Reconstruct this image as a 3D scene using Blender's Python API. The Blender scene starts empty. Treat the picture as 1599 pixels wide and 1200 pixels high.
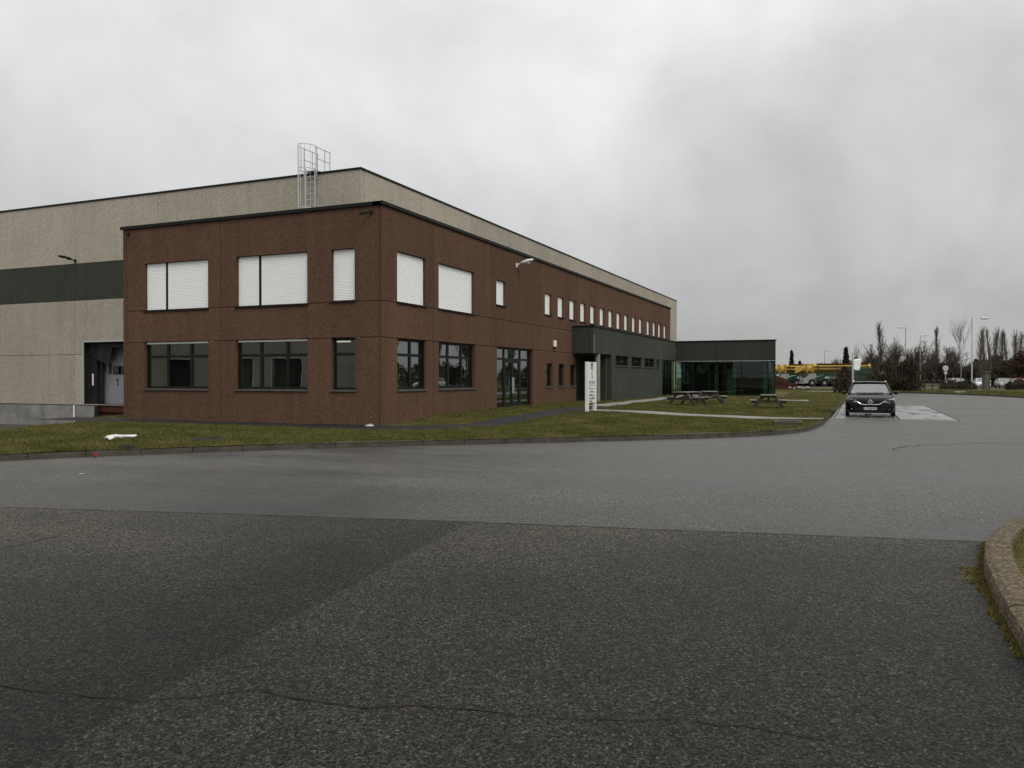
import bpy, bmesh, math, random
import numpy as np
from mathutils import Vector, Matrix
from mathutils.geometry import delaunay_2d_cdt

# world axes: X runs along the long right-hand facade away from the camera, Y along the short left-hand facade,
# origin = ground at the brown building's near corner.  Metres.
scene = bpy.context.scene
C = scene.collection
R = math.radians
random.seed(7)

# ------------------------------------------------------------------ camera
YAW = R(23.284)
cam_data = bpy.data.cameras.new('camera')
cam = bpy.data.objects.new('camera', cam_data); C.objects.link(cam)
cam.location = (-22.010, -13.997, 1.6)
cam.rotation_euler = (R(90 - 0.467), 0, YAW - R(90))
cam_data.sensor_width = 36.0
cam_data.lens = 1258 / 1599 * 36
cam_data.clip_start = 0.05
cam_data.clip_end = 4000
scene.camera = cam

# ------------------------------------------------------------------ sky (overcast) and sun
SUN_EL, SUN_AZ = R(45), R(-125)          # azimuth of the sun seen from the ground (x = cos, y = sin)
world = bpy.data.worlds.new('World'); scene.world = world
world.use_nodes = True
wn = world.node_tree.nodes; wl = world.node_tree.links
wn.clear()
def wnode(t, **kw):
    n = wn.new(t)
    for k, v in kw.items(): setattr(n, k, v)
    return n
def wmath(op, a, b=None, c=None):
    n = wnode('ShaderNodeMath', operation=op)
    for i, x in enumerate((a, b, c)):
        if x is None: continue
        if isinstance(x, (int, float)): n.inputs[i].default_value = x
        else: wl.new(x, n.inputs[i])
    return n.outputs[0]
wout = wnode('ShaderNodeOutputWorld'); wbg = wnode('ShaderNodeBackground')
tc = wnode('ShaderNodeTexCoord'); sep = wnode('ShaderNodeSeparateXYZ')
wl.new(tc.outputs['Generated'], sep.inputs[0])
zc = wmath('MAXIMUM', sep.outputs['Z'], 0.0)
den = wmath('ADD', wmath('MULTIPLY', zc, 0.55), 0.42)
comb = wnode('ShaderNodeCombineXYZ')
wl.new(wmath('DIVIDE', sep.outputs['X'], den), comb.inputs[0])
wl.new(wmath('DIVIDE', sep.outputs['Y'], den), comb.inputs[1])
def wnoise(scale, detail, rough, off):
    m = wnode('ShaderNodeMapping'); m.inputs['Location'].default_value = off
    wl.new(comb.outputs[0], m.inputs[0])
    n = wnode('ShaderNodeTexNoise'); n.inputs['Scale'].default_value = scale
    n.inputs['Detail'].default_value = detail; n.inputs['Roughness'].default_value = rough
    n.inputs['Distortion'].default_value = 0.25
    wl.new(m.outputs[0], n.inputs['Vector'])
    return n.outputs['Fac']
n1 = wnoise(0.85, 3, 0.5, (3.1, 1.7, 0.4)); n2 = wnoise(2.1, 7, 0.56, (7.3, 2.2, 1.1))
cl = wmath('ADD', wmath('MULTIPLY', wmath('SUBTRACT', n1, 0.5), 0.90), wmath('MULTIPLY', wmath('SUBTRACT', n2, 0.5), 0.72))
grad = wmath('ADD', wmath('MULTIPLY', zc, 1.02), 0.475)             # overcast: about three times as bright overhead
lum = wmath('MULTIPLY', grad, wmath('ADD', cl, 1.0))
sky = wnode('ShaderNodeTexSky', sky_type='NISHITA')
sky.sun_disc = False; sky.sun_elevation = SUN_EL; sky.sun_rotation = R(90) - SUN_AZ
sky_dim = wnode('ShaderNodeVectorMath', operation='SCALE'); sky_dim.inputs['Scale'].default_value = 0.1
wl.new(sky.outputs[0], sky_dim.inputs[0])
cloudcol = wnode('ShaderNodeVectorMath', operation='SCALE'); cloudcol.inputs[0].default_value = (1.0, 1.0, 1.0)
wl.new(lum, cloudcol.inputs['Scale'])
mixs = wnode('ShaderNodeMixRGB'); mixs.inputs[0].default_value = 0.05
wl.new(cloudcol.outputs[0], mixs.inputs[1]); wl.new(sky_dim.outputs[0], mixs.inputs[2])
wl.new(mixs.outputs[0], wbg.inputs['Color']); wbg.inputs['Strength'].default_value = 1.0
wl.new(wbg.outputs[0], wout.inputs['Surface'])

sun_data = bpy.data.lights.new('sun', 'SUN'); sun_data.energy = 1.4; sun_data.angle = R(28); sun_data.color = (1, 0.95, 0.88)
sun = bpy.data.objects.new('sun', sun_data); C.objects.link(sun)
sd = Vector((math.cos(SUN_EL) * math.cos(SUN_AZ), math.cos(SUN_EL) * math.sin(SUN_AZ), math.sin(SUN_EL)))
sun.rotation_euler = (-sd).to_track_quat('-Z', 'Y').to_euler()
sun.location = (0, 0, 60)
vs = scene.view_settings
vs.view_transform = 'Standard'; vs.look = 'None'; vs.exposure = 0.0; vs.gamma = 1.0; vs.use_curve_mapping = False

# ------------------------------------------------------------------ materials
class NT:
    def __init__(s, name):
        s.m = bpy.data.materials.new(name); s.m.use_nodes = True
        s.t = s.m.node_tree; s.n = s.t.nodes; s.l = s.t.links
        s.b = s.n['Principled BSDF']; s.out = s.n['Material Output']
        s.pos = None
    def node(s, t, **kw):
        n = s.n.new(t)
        for k, v in kw.items(): setattr(n, k, v)
        return n
    def coords(s, scale=(1, 1, 1), obj=False):
        m = s.node('ShaderNodeMapping'); m.inputs['Scale'].default_value = scale
        if obj: s.l.new(s.node('ShaderNodeTexCoord').outputs['Object'], m.inputs[0])
        else: s.l.new(s.node('ShaderNodeNewGeometry').outputs['Position'], m.inputs[0])
        return m.outputs[0]
    def noise(s, scale, detail=3, rough=0.55, vec=None, stretch=(1, 1, 1)):
        n = s.node('ShaderNodeTexNoise'); n.inputs['Scale'].default_value = scale
        n.inputs['Detail'].default_value = detail; n.inputs['Roughness'].default_value = rough
        s.l.new(vec if vec is not None else s.coords(stretch), n.inputs['Vector'])
        return n.outputs['Fac']
    def ramp(s, fac, stops):
        r = s.node('ShaderNodeValToRGB'); e = r.color_ramp.elements
        e[0].position, e[0].color = stops[0][0], tuple(stops[0][1]) + (1,) if len(stops[0][1]) == 3 else stops[0][1]
        e[1].position, e[1].color = stops[-1][0], tuple(stops[-1][1]) + (1,)
        for p, c in stops[1:-1]:
            x = e.new(p); x.color = tuple(c) + (1,)
        s.l.new(fac, r.inputs[0]); return r.outputs[0]
    def mix(s, fac, a, b, blend='MIX'):
        n = s.node('ShaderNodeMixRGB', blend_type=blend)
        for i, x in enumerate((fac, a, b)):
            if isinstance(x, (int, float)): n.inputs[i].default_value = x
            elif isinstance(x, tuple): n.inputs[i].default_value = x + (1,) if len(x) == 3 else x
            else: s.l.new(x, n.inputs[i])
        return n.outputs[0]
    def math(s, op, a, b=None):
        n = s.node('ShaderNodeMath', operation=op)
        for i, x in enumerate((a, b)):
            if x is None: continue
            if isinstance(x, (int, float)): n.inputs[i].default_value = x
            else: s.l.new(x, n.inputs[i])
        return n.outputs[0]
    def bump(s, h, strength=0.3, dist=0.01):
        b = s.node('ShaderNodeBump'); b.inputs['Strength'].default_value = strength; b.inputs['Distance'].default_value = dist
        s.l.new(h, b.inputs['Height']); s.l.new(b.outputs[0], s.b.inputs['Normal'])
    def set(s, col=None, rough=None, metal=None, spec=None, emit=None):
        if col is not None:
            if isinstance(col, tuple): s.b.inputs['Base Color'].default_value = col + (1,)
            else: s.l.new(col, s.b.inputs['Base Color'])
        if rough is not None:
            if isinstance(rough, (int, float)): s.b.inputs['Roughness'].default_value = rough
            else: s.l.new(rough, s.b.inputs['Roughness'])
        if metal is not None: s.b.inputs['Metallic'].default_value = metal
        if spec is not None: s.b.inputs['Specular IOR Level'].default_value = spec
        return s.m

M = {}
def plain(name, col, rough=0.6, metal=0.0, var=0.12, scale=6.0, spec=0.5, bump=0.0):
    t = NT(name)
    f = t.noise(scale, 4, 0.6)
    c = t.ramp(f, [(0.25, tuple(x * (1 - var) for x in col)), (0.75, tuple(min(1, x * (1 + var)) for x in col))])
    if rough >= 0.55 and spec == 0.5: spec = 0.15
    t.set(c, rough, metal, spec)
    if bump: t.bump(t.noise(scale * 12, 3), bump, 0.004)
    M[name] = t.m
    return t.m

def aggregate(name, base, dark, light, stain=0.35, pit=None):
    """exposed aggregate precast concrete: pebbled speckle, dark pits, faint rain streaks"""
    t = NT(name)
    v = t.node('ShaderNodeTexVoronoi'); v.inputs['Scale'].default_value = 30.0
    t.l.new(t.coords(), v.inputs['Vector'])
    sepc = t.node('ShaderNodeSeparateColor'); t.l.new(v.outputs['Color'], sepc.inputs[0])
    c = t.ramp(sepc.outputs[0], [(0.0, dark), (0.45, base), (0.85, base), (1.0, light)])
    fine = t.noise(55, 2, 0.6)
    c = t.mix(t.math('MULTIPLY', t.math('LESS_THAN', fine, 0.36), 0.55), c, pit or tuple(x * 0.35 for x in base))
    big = t.noise(0.35, 4, 0.6)
    c = t.mix(0.5, c, t.ramp(big, [(0.3, (0.82,) * 3), (0.7, (1.10,) * 3)]), 'MULTIPLY')
    streak = t.noise(1.0, 5, 0.62, stretch=(2.3, 2.3, 0.11))
    c = t.mix(stain, c, t.ramp(streak, [(0.36, (0.55,) * 3), (0.56, (1.0,) * 3), (0.8, (1.08,) * 3)]), 'MULTIPLY')
    oi = t.node('ShaderNodeObjectInfo')      # every panel was cast from a slightly different batch
    c = t.mix(1.0, c, t.ramp(oi.outputs['Random'], [(0.0, (0.90,) * 3), (1.0, (1.08, 1.07, 1.06))]), 'MULTIPLY')
    t.set(c, 0.95, spec=0.08)
    t.bump(v.outputs['Distance'], 0.4, 0.010)
    M[name] = t.m
aggregate('brown_panel', (0.111, 0.0645, 0.0440), (0.080, 0.044, 0.029), (0.155, 0.096, 0.066), 0.30)
aggregate('grey_panel', (0.385, 0.352, 0.296), (0.27, 0.24, 0.19), (0.53, 0.49, 0.41), 0.16, (0.12, 0.105, 0.085))
aggregate('green_panel', (0.048, 0.052, 0.0425), (0.034, 0.039, 0.030), (0.07, 0.077, 0.062), 0.2)
aggregate('green_render', (0.058, 0.066, 0.053), (0.048, 0.055, 0.044), (0.07, 0.08, 0.065), 0.3)

def asphalt(name, base, scale, spot, rough_lo, rough_hi, bumpd, grain=1.0, spec=0.5, band=False, sheen_ramp=None):
    t = NT(name)
    f = t.noise(scale, 2, 0.7)
    c = t.ramp(f, [(0.36, tuple(max(0.0, x * (1 - 0.85 * grain)) for x in base)), (0.5, base), (0.60, tuple(x * (1 + 0.5 * grain) for x in base)), (0.72, tuple(x * (1 + 2.2 * grain) for x in base))])
    v = t.node('ShaderNodeTexVoronoi'); v.inputs['Scale'].default_value = scale * 0.75
    t.l.new(t.coords(), v.inputs['Vector'])
    sc = t.node('ShaderNodeSeparateColor'); t.l.new(v.outputs['Color'], sc.inputs[0])
    c = t.mix(0.8, c, t.ramp(sc.outputs[0], [(0.0, (max(0.05, 1 - 0.8 * grain),) * 3), (0.5, (1.0,) * 3), (0.85, (1 + 0.4 * grain,) * 3), (1.0, (1 + 1.5 * grain,) * 3)]), 'MULTIPLY')
    big = t.noise(0.22, 5, 0.62)
    c = t.mix(spot, c, t.ramp(big, [(0.32, (0.58,) * 3), (0.5, (0.95,) * 3), (0.7, (1.4, 1.38, 1.32))]), 'MULTIPLY')
    streak = t.noise(0.5, 6, 0.66, stretch=(1.7, 0.45, 1))
    c = t.mix(spot * 0.9, c, t.ramp(streak, [(0.36, (0.68,) * 3), (0.5, (0.98,) * 3), (0.64, (1.28,) * 3)]), 'MULTIPLY')
    if sheen_ramp:      # sheen gradient painted into the colour, by distance from the cross seam
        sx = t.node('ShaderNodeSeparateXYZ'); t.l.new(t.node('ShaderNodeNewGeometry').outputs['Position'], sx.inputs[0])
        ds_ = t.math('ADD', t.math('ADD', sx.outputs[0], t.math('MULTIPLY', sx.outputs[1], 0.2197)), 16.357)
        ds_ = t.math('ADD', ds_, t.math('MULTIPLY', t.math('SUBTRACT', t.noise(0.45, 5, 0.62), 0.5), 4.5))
        c = t.mix(1.0, c, t.ramp(t.math('ADD', t.math('MULTIPLY', ds_, 0.1), 0.5), sheen_ramp), 'MULTIPLY')
    if band:      # a strip of fresh dark binder beside the lengthwise joint, fading across the lane
        sx = t.node('ShaderNodeSeparateXYZ'); t.l.new(t.node('ShaderNodeNewGeometry').outputs['Position'], sx.inputs[0])
        dist = t.math('ADD', t.math('SUBTRACT', sx.outputs[1], t.math('MULTIPLY', sx.outputs[0], 0.14)), 8.1)
        dist = t.math('ADD', dist, t.math('MULTIPLY', t.math('SUBTRACT', t.noise(0.7, 4, 0.6), 0.5), 2.6))
        c = t.mix(1.0, c, t.ramp(t.math('MULTIPLY', dist, 0.25), [(0.0, (0.50,) * 3), (0.25, (0.62,) * 3), (0.75, (1.15, 1.13, 1.08))]), 'MULTIPLY')
    wet = t.ramp(t.math('ADD', t.math('MULTIPLY', big, 0.5), t.math('MULTIPLY', streak, 0.5)), [(0.38, (rough_lo,) * 3), (0.60, (rough_hi,) * 3)])
    t.set(c, wet, spec=spec)
    t.bump(t.math('ADD', f, t.math('MULTIPLY', v.outputs['Distance'], 0.8)), 0.55, bumpd)
    M[name] = t.m
NEAR_SHEEN = [(0.0, (0.88,) * 3), (0.2, (1.0,) * 3), (0.5, (1.75, 1.73, 1.68))]  # painted sheen on the old surface: brightens towards the seam
asphalt('asphalt_far', (0.047, 0.045, 0.0375), 62, 1.0, 0.36, 0.60, 0.008, 1.15, 0.42, sheen_ramp=[(0.5, (0.60,) * 3), (0.75, (0.85,) * 3), (1.0, (1.12,) * 3)])
asphalt('asphalt_near', (0.0225, 0.0215, 0.0178), 88, 0.75, 0.55, 0.70, 0.010, 1.2, 0.13, sheen_ramp=NEAR_SHEEN)
asphalt('asphalt_dark', (0.0262, 0.0252, 0.0212), 88, 0.75, 0.55, 0.70, 0.010, 1.2, 0.13, band=True, sheen_ramp=NEAR_SHEEN)
asphalt('bitumen_path', (0.019, 0.019, 0.019), 60, 0.5, 0.6, 0.8, 0.004, 0.6, 0.2)

def grassmat(name, a, b, c3):
    t = NT(name)
    f = t.noise(1.1, 5, 0.65); g = t.noise(14, 3, 0.6)
    c = t.ramp(f, [(0.30, a), (0.5, b), (0.70, c3)])
    c = t.mix(0.75, c, t.ramp(g, [(0.3, (0.55,) * 3), (0.7, (1.35,) * 3)]), 'MULTIPLY')
    t.set(c, 0.9, spec=0.06); t.bump(t.noise(40, 3), 0.8, 0.03)
    M[name] = t.m
grassmat('grass_ground', (0.056, 0.055, 0.016), (0.085, 0.077, 0.026), (0.128, 0.104, 0.042))
grassmat('grass_blade', (0.060, 0.070, 0.018), (0.098, 0.100, 0.030), (0.168, 0.145, 0.056))
grassmat('grass_verge', (0.046, 0.050, 0.014), (0.064, 0.064, 0.019), (0.09, 0.08, 0.03))
plain('field', (0.06, 0.062, 0.03), 0.9, var=0.35, scale=0.08)

plain('concrete', (0.27, 0.26, 0.235), 0.85, var=0.3, scale=1.4, bump=0.3)
plain('concrete_path', (0.21, 0.205, 0.185), 0.8, var=0.25, scale=1.2, bump=0.3)
plain('kerb_concrete', (0.062, 0.058, 0.045), 0.85, var=0.4, scale=3.0, bump=0.4)
t = NT('kerb_gravel')
v = t.node('ShaderNodeTexVoronoi'); v.inputs['Scale'].default_value = 62; t.l.new(t.coords(), v.inputs['Vector'])
sc = t.node('ShaderNodeSeparateColor'); t.l.new(v.outputs['Color'], sc.inputs[0])
cc = t.ramp(sc.outputs[1], [(0, (0.022, 0.016, 0.008)), (0.5, (0.082, 0.058, 0.029)), (0.85, (0.135, 0.10, 0.054)), (1, (0.25, 0.205, 0.135))])
cc = t.mix(0.7, cc, t.ramp(t.noise(5, 4), [(0.35, (0.55, 0.58, 0.42)), (0.65, (1.1, 1.05, 1.0))]), 'MULTIPLY')
t.set(cc, 0.85); t.bump(v.outputs['Distance'], 0.8, 0.012); M['kerb_gravel'] = t.m
plain('moss', (0.125, 0.108, 0.034), 0.95, var=0.5, scale=18, bump=0.8)
plain('dirt', (0.026, 0.0095, 0.0058), 0.95, var=0.5, scale=2.0, spec=0.02, bump=0.5)
plain('plinth', (0.21, 0.205, 0.185), 0.85, var=0.45, scale=0.9, bump=0.3)
plain('white_paint', (0.72, 0.72, 0.70), 0.5, var=0.05)
plain('sign_white', (0.70, 0.70, 0.66), 0.45, var=0.05)
plain('shutter_white', (0.84, 0.85, 0.84), 0.5, var=0.03)
plain('frame_dark', (0.007, 0.009, 0.008), 0.5, var=0.1, spec=0.2)
plain('coping_dark', (0.010, 0.011, 0.010), 0.55, var=0.2)
plain('joint_dark', (0.02, 0.016, 0.013), 0.9, var=0.2)
plain('sill_grey', (0.07, 0.075, 0.075), 0.4, var=0.15)
plain('black_rubber', (0.012, 0.012, 0.013), 0.75, var=0.3)
plain('shelter_fabric', (0.016, 0.016, 0.017), 0.6, var=0.4, scale=2)
plain('door_grey', (0.20, 0.21, 0.225), 0.5, var=0.06)
plain('red_steel', (0.065, 0.018, 0.015), 0.6, var=0.35)
plain('galvanised', (0.48, 0.49, 0.49), 0.45, metal=0.3, var=0.12)
plain('steel_grey', (0.25, 0.26, 0.26), 0.45, metal=0.3, var=0.15)
plain('black_print', (0.012, 0.012, 0.013), 0.5, var=0.05)
plain('grey_print', (0.09, 0.09, 0.085), 0.5, var=0.05)
plain('interior_wall', (0.34, 0.34, 0.32), 0.9, var=0.06, scale=1)
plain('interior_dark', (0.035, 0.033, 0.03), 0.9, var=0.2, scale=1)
plain('interior_floor', (0.06, 0.06, 0.062), 0.8, var=0.1, scale=1)
plain('roofing', (0.05, 0.05, 0.05), 0.9, var=0.2, scale=1)
plain('weathered_wood', (0.075, 0.066, 0.056), 0.8, var=0.4, scale=5)
plain('weathered_top', (0.155, 0.150, 0.14), 0.6, var=0.3, scale=5)
plain('bark', (0.045, 0.038, 0.031), 0.9, var=0.3, scale=4)
plain('twig', (0.080, 0.066, 0.053), 0.9, var=0.35, scale=0.4)
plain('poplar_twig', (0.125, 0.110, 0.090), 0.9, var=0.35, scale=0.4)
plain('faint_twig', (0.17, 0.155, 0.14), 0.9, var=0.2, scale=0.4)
plain('birch_bark', (0.34, 0.33, 0.31), 0.8, var=0.5, scale=7)
plain('birch_twig', (0.15, 0.125, 0.11), 0.9, var=0.3, scale=1)
plain('brown_leaf', (0.046, 0.036, 0.018), 0.9, var=0.5, scale=0.9)
plain('red_leaf', (0.042, 0.026, 0.016), 0.9, var=0.45, scale=1.5)
plain('olive_leaf', (0.036, 0.034, 0.015), 0.9, var=0.45, scale=0.8)
plain('conifer_leaf', (0.016, 0.022, 0.014), 0.9, var=0.4, scale=1.5)
plain('far_wood', (0.034, 0.029, 0.024), 0.95, var=0.4, scale=0.25)
plain('car_black', (0.005, 0.005, 0.006), 0.14, var=0.1, spec=0.15)
plain('car_plastic', (0.010, 0.010, 0.010), 0.6, var=0.1)
plain('chrome', (0.72, 0.73, 0.74), 0.16, metal=1.0, var=0.03)
plain('lamp_lens', (0.55, 0.57, 0.60), 0.12, metal=0.6, var=0.2, scale=20)
plain('tyre', (0.014, 0.014, 0.014), 0.85, var=0.2)
plain('plate_white', (0.46, 0.46, 0.44), 0.4, var=0.05)
plain('plate_blue', (0.03, 0.045, 0.12), 0.4, var=0.05)
plain('car_white', (0.60, 0.61, 0.62), 0.25, var=0.04)
plain('car_blue', (0.05, 0.065, 0.10), 0.25, var=0.06)
plain('car_red', (0.26, 0.03, 0.025), 0.3, var=0.06)
plain('car_silver', (0.32, 0.33, 0.34), 0.25, metal=0.4, var=0.05)
plain('crane_yellow', (0.40, 0.25, 0.03), 0.5, var=0.4, scale=1.6)
plain('crane_green', (0.008, 0.034, 0.019), 0.35, var=0.2, scale=0.8)
plain('stone_pillar', (0.10, 0.095, 0.075), 0.9, var=0.35, scale=3)
plain('wet_concrete', (0.20, 0.20, 0.195), 0.3, var=0.35, scale=0.6)
t = NT('weighbridge_deck')
f = t.noise(0.9, 6, 0.7, stretch=(0.45, 1.6, 1))
t.set(t.ramp(f, [(0.40, (0.035, 0.034, 0.032)), (0.47, (0.13, 0.13, 0.125)), (0.62, (0.24, 0.24, 0.23))]), t.ramp(f, [(0.36, (0.75,) * 3), (0.46, (0.22,) * 3), (0.8, (0.34,) * 3)]), spec=0.6)
t.bump(t.noise(30, 3), 0.15, 0.003)
M['weighbridge_deck'] = t.m

def glass(name, tint, ior, rough=0.0):
    t = NT(name); t.n.remove(t.b)
    fr = t.node('ShaderNodeFresnel')
    bf = t.node('ShaderNodeNewGeometry').outputs['Backfacing']        # same reflectance from either side of the pane
    t.l.new(t.math('ADD', t.math('MULTIPLY', bf, 1.0 / ior - ior), ior), fr.inputs['IOR'])
    tr = t.node('ShaderNodeBsdfTransparent'); tr.inputs[0].default_value = tint + (1,)
    gl = t.node('ShaderNodeBsdfGlossy'); gl.inputs['Roughness'].default_value = rough; gl.inputs['Color'].default_value = (0.92, 0.95, 0.94, 1)
    mx = t.node('ShaderNodeMixShader')
    t.l.new(fr.outputs[0], mx.inputs[0]); t.l.new(tr.outputs[0], mx.inputs[1]); t.l.new(gl.outputs[0], mx.inputs[2])
    t.l.new(mx.outputs[0], t.out.inputs['Surface'])
    b = t.node('ShaderNodeBump'); b.inputs['Strength'].default_value = 0.05; b.inputs['Distance'].default_value = 0.02
    t.l.new(t.noise(0.8, 2), b.inputs['Height']); t.l.new(b.outputs[0], gl.inputs['Normal'])
    M[name] = t.m
glass('window_glass', (0.70, 0.76, 0.73), 2.5)
glass('annex_glass', (0.50, 0.62, 0.55), 1.5)
glass('car_glass', (0.30, 0.36, 0.34), 1.7, 0.03)
glass('windscreen_glass', (0.30, 0.36, 0.34), 2.9, 0.05)
t = NT('ceiling_lamp'); t.set((0.8, 0.8, 0.75), 0.5)
t.b.inputs['Emission Color'].default_value = (1, 0.9, 0.7, 1); t.b.inputs['Emission Strength'].default_value = 1.2; M['ceiling_lamp'] = t.m

# ------------------------------------------------------------------ mesh helpers
def link(name, me, mat=None, parent=None):
    if mat is not None:
        me.materials.clear(); me.materials.append(M[mat] if isinstance(mat, str) else mat)
    o = bpy.data.objects.new(name, me); C.objects.link(o)
    if parent is not None: o.parent = parent
    return o
def tag(o, label=None, cat=None, group=None, kind=None):
    if label: o['label'] = label
    if cat: o['category'] = cat
    if group: o['group'] = group
    if kind: o['kind'] = kind
    return o
def thing(name, label, cat, loc=(0, 0, 0), rz=0.0, group=None):
    o = bpy.data.objects.new(name, None); C.objects.link(o)
    o.empty_display_size = 0.2; o.location = loc; o.rotation_euler = (0, 0, rz)
    return tag(o, label, cat, group)
def copy_tree(o, parent=None):
    c = o.copy(); C.objects.link(c); c.parent = parent
    for ch in o.children: copy_tree(ch, c)
    return c

ID = lambda x, y, z: (x, y, z)
class MB:
    def __init__(s, F=ID): s.v = []; s.f = []; s.F = F
    def quadbox(s, corners):
        b = len(s.v); s.v += corners
        s.f += [(b, b+3, b+2, b+1), (b+4, b+5, b+6, b+7), (b, b+1, b+5, b+4), (b+1, b+2, b+6, b+5), (b+2, b+3, b+7, b+6), (b+3, b, b+4, b+7)]
        return s
    def box(s, x0, x1, y0, y1, z0, z1):
        P = s.F
        return s.quadbox([P(x0, y0, z0), P(x1, y0, z0), P(x1, y1, z0), P(x0, y1, z0), P(x0, y0, z1), P(x1, y0, z1), P(x1, y1, z1), P(x0, y1, z1)])
    def bar(s, a, b, w, h=None, up=(0, 0, 1)):
        """rectangular bar from a to b"""
        a, b = Vector(a), Vector(b); d = (b - a).normalized(); u = Vector(up)
        if abs(d.dot(u)) > 0.95: u = Vector((1, 0, 0))
        sdv = d.cross(u).normalized() * w / 2; uu = sdv.cross(d).normalized() * (h or w) / 2
        return s.quadbox([tuple(q) for q in (a-sdv-uu, b-sdv-uu, b+sdv-uu, a+sdv-uu, a-sdv+uu, b-sdv+uu, b+sdv+uu, a+sdv+uu)])
    def tube(s, a, b, r0, r1=None, n=6, caps=True):
        r1 = r0 if r1 is None else r1
        a, b = Vector(a), Vector(b); d = (b - a)
        if d.length < 1e-6: return s
        d.normalize(); u = Vector((0, 0, 1)) if abs(d.z) < 0.9 else Vector((1, 0, 0))
        x = d.cross(u).normalized(); y = d.cross(x)
        k = len(s.v)
        for i in range(n):
            t_ = 2 * math.pi * i / n; o = x * math.cos(t_) + y * math.sin(t_)
            s.v.append(tuple(a + o * r0)); s.v.append(tuple(b + o * r1))
        for i in range(n):
            j = (i + 1) % n
            s.f.append((k + 2*i, k + 2*j, k + 2*j + 1, k + 2*i + 1))
        if caps and n > 3:
            s.f.append(tuple(k + 2*i for i in reversed(range(n)))); s.f.append(tuple(k + 2*i + 1 for i in range(n)))
        return s
    def path(s, pts, r, n=6):
        for a, b in zip(pts[:-1], pts[1:]): s.tube(a, b, r, r, n)
        return s
    def loft(s, rings, close=True, caps=True):
        k = len(s.v); n = len(rings[0])
        for r in rings: s.v += [tuple(p) for p in r]
        for i in range(len(rings) - 1):
            for j in range(n if close else n - 1):
                j2 = (j + 1) % n
                s.f.append((k + i*n + j, k + i*n + j2, k + (i+1)*n + j2, k + (i+1)*n + j))
        if caps:
            s.f.append(tuple(k + j for j in reversed(range(n)))); s.f.append(tuple(k + (len(rings)-1)*n + j for j in range(n)))
        return s
    def mesh(s, name, smooth=False, fix=True, bevel=0.0):
        me = bpy.data.meshes.new(name); me.from_pydata(s.v, [], s.f); me.update()
        if fix or bevel:
            bm = bmesh.new(); bm.from_mesh(me)
            if bevel:
                bmesh.ops.bevel(bm, geom=list(bm.edges), offset=bevel, segments=1, affect='EDGES', clamp_overlap=True)
            bmesh.ops.recalc_face_normals(bm, faces=bm.faces); bm.to_mesh(me); bm.free()
        if smooth:
            me.polygons.foreach_set('use_smooth', [True] * len(me.polygons))
        return me
    def build(s, name, mat, parent=None, **kw):
        return link(name, s.mesh(name, **kw), mat, parent)

def panel(name, F, a0, a1, z0, z1, holes, n0, n1, mat, parent, gap=0.022):
    """slab in facade coordinates (a along, z up, n outward) with rectangular openings"""
    a0 += gap / 2; a1 -= gap / 2; z0 += gap / 2; z1 -= gap / 2
    hs = [(max(a0, h[0]), min(a1, h[1]), h[2], h[3]) for h in holes if h[0] < a1 and h[1] > a0 and h[2] < z1 and h[3] > z0]
    A = sorted({a0, a1, *[x for h in hs for x in h[:2]]}); Zs = sorted({z0, z1, *[min(max(x, z0), z1) for h in hs for x in h[2:]]})
    A = [x for x in A if a0 <= x <= a1]
    full = {}
    for i in range(len(A) - 1):
        for j in range(len(Zs) - 1):
            ca, cz = (A[i] + A[i+1]) / 2, (Zs[j] + Zs[j+1]) / 2
            full[i, j] = not any(h[0] < ca < h[1] and h[2] < cz < h[3] for h in hs)
    verts = {}; vl = []; fl = []
    def V(i, j, k):
        if (i, j, k) not in verts:
            verts[i, j, k] = len(vl); vl.append(F(A[i], Zs[j], n1 if k else n0))
        return verts[i, j, k]
    for (i, j), on in full.items():
        if not on: continue
        fl.append((V(i, j, 1), V(i+1, j, 1), V(i+1, j+1, 1), V(i, j+1, 1)))
        fl.append((V(i, j, 0), V(i, j+1, 0), V(i+1, j+1, 0), V(i+1, j, 0)))
        for di, dj, e in ((-1, 0, ((i, j), (i, j+1))), (1, 0, ((i+1, j), (i+1, j+1))), (0, -1, ((i, j), (i+1, j))), (0, 1, ((i, j+1), (i+1, j+1)))):
            if not full.get((i + di, j + dj), False):
                p, q = e; fl.append((V(*p, 0), V(*q, 0), V(*q, 1), V(*p, 1)))
    m = MB(); m.v = vl; m.f = fl
    return m.build(name, mat, parent)

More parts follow.
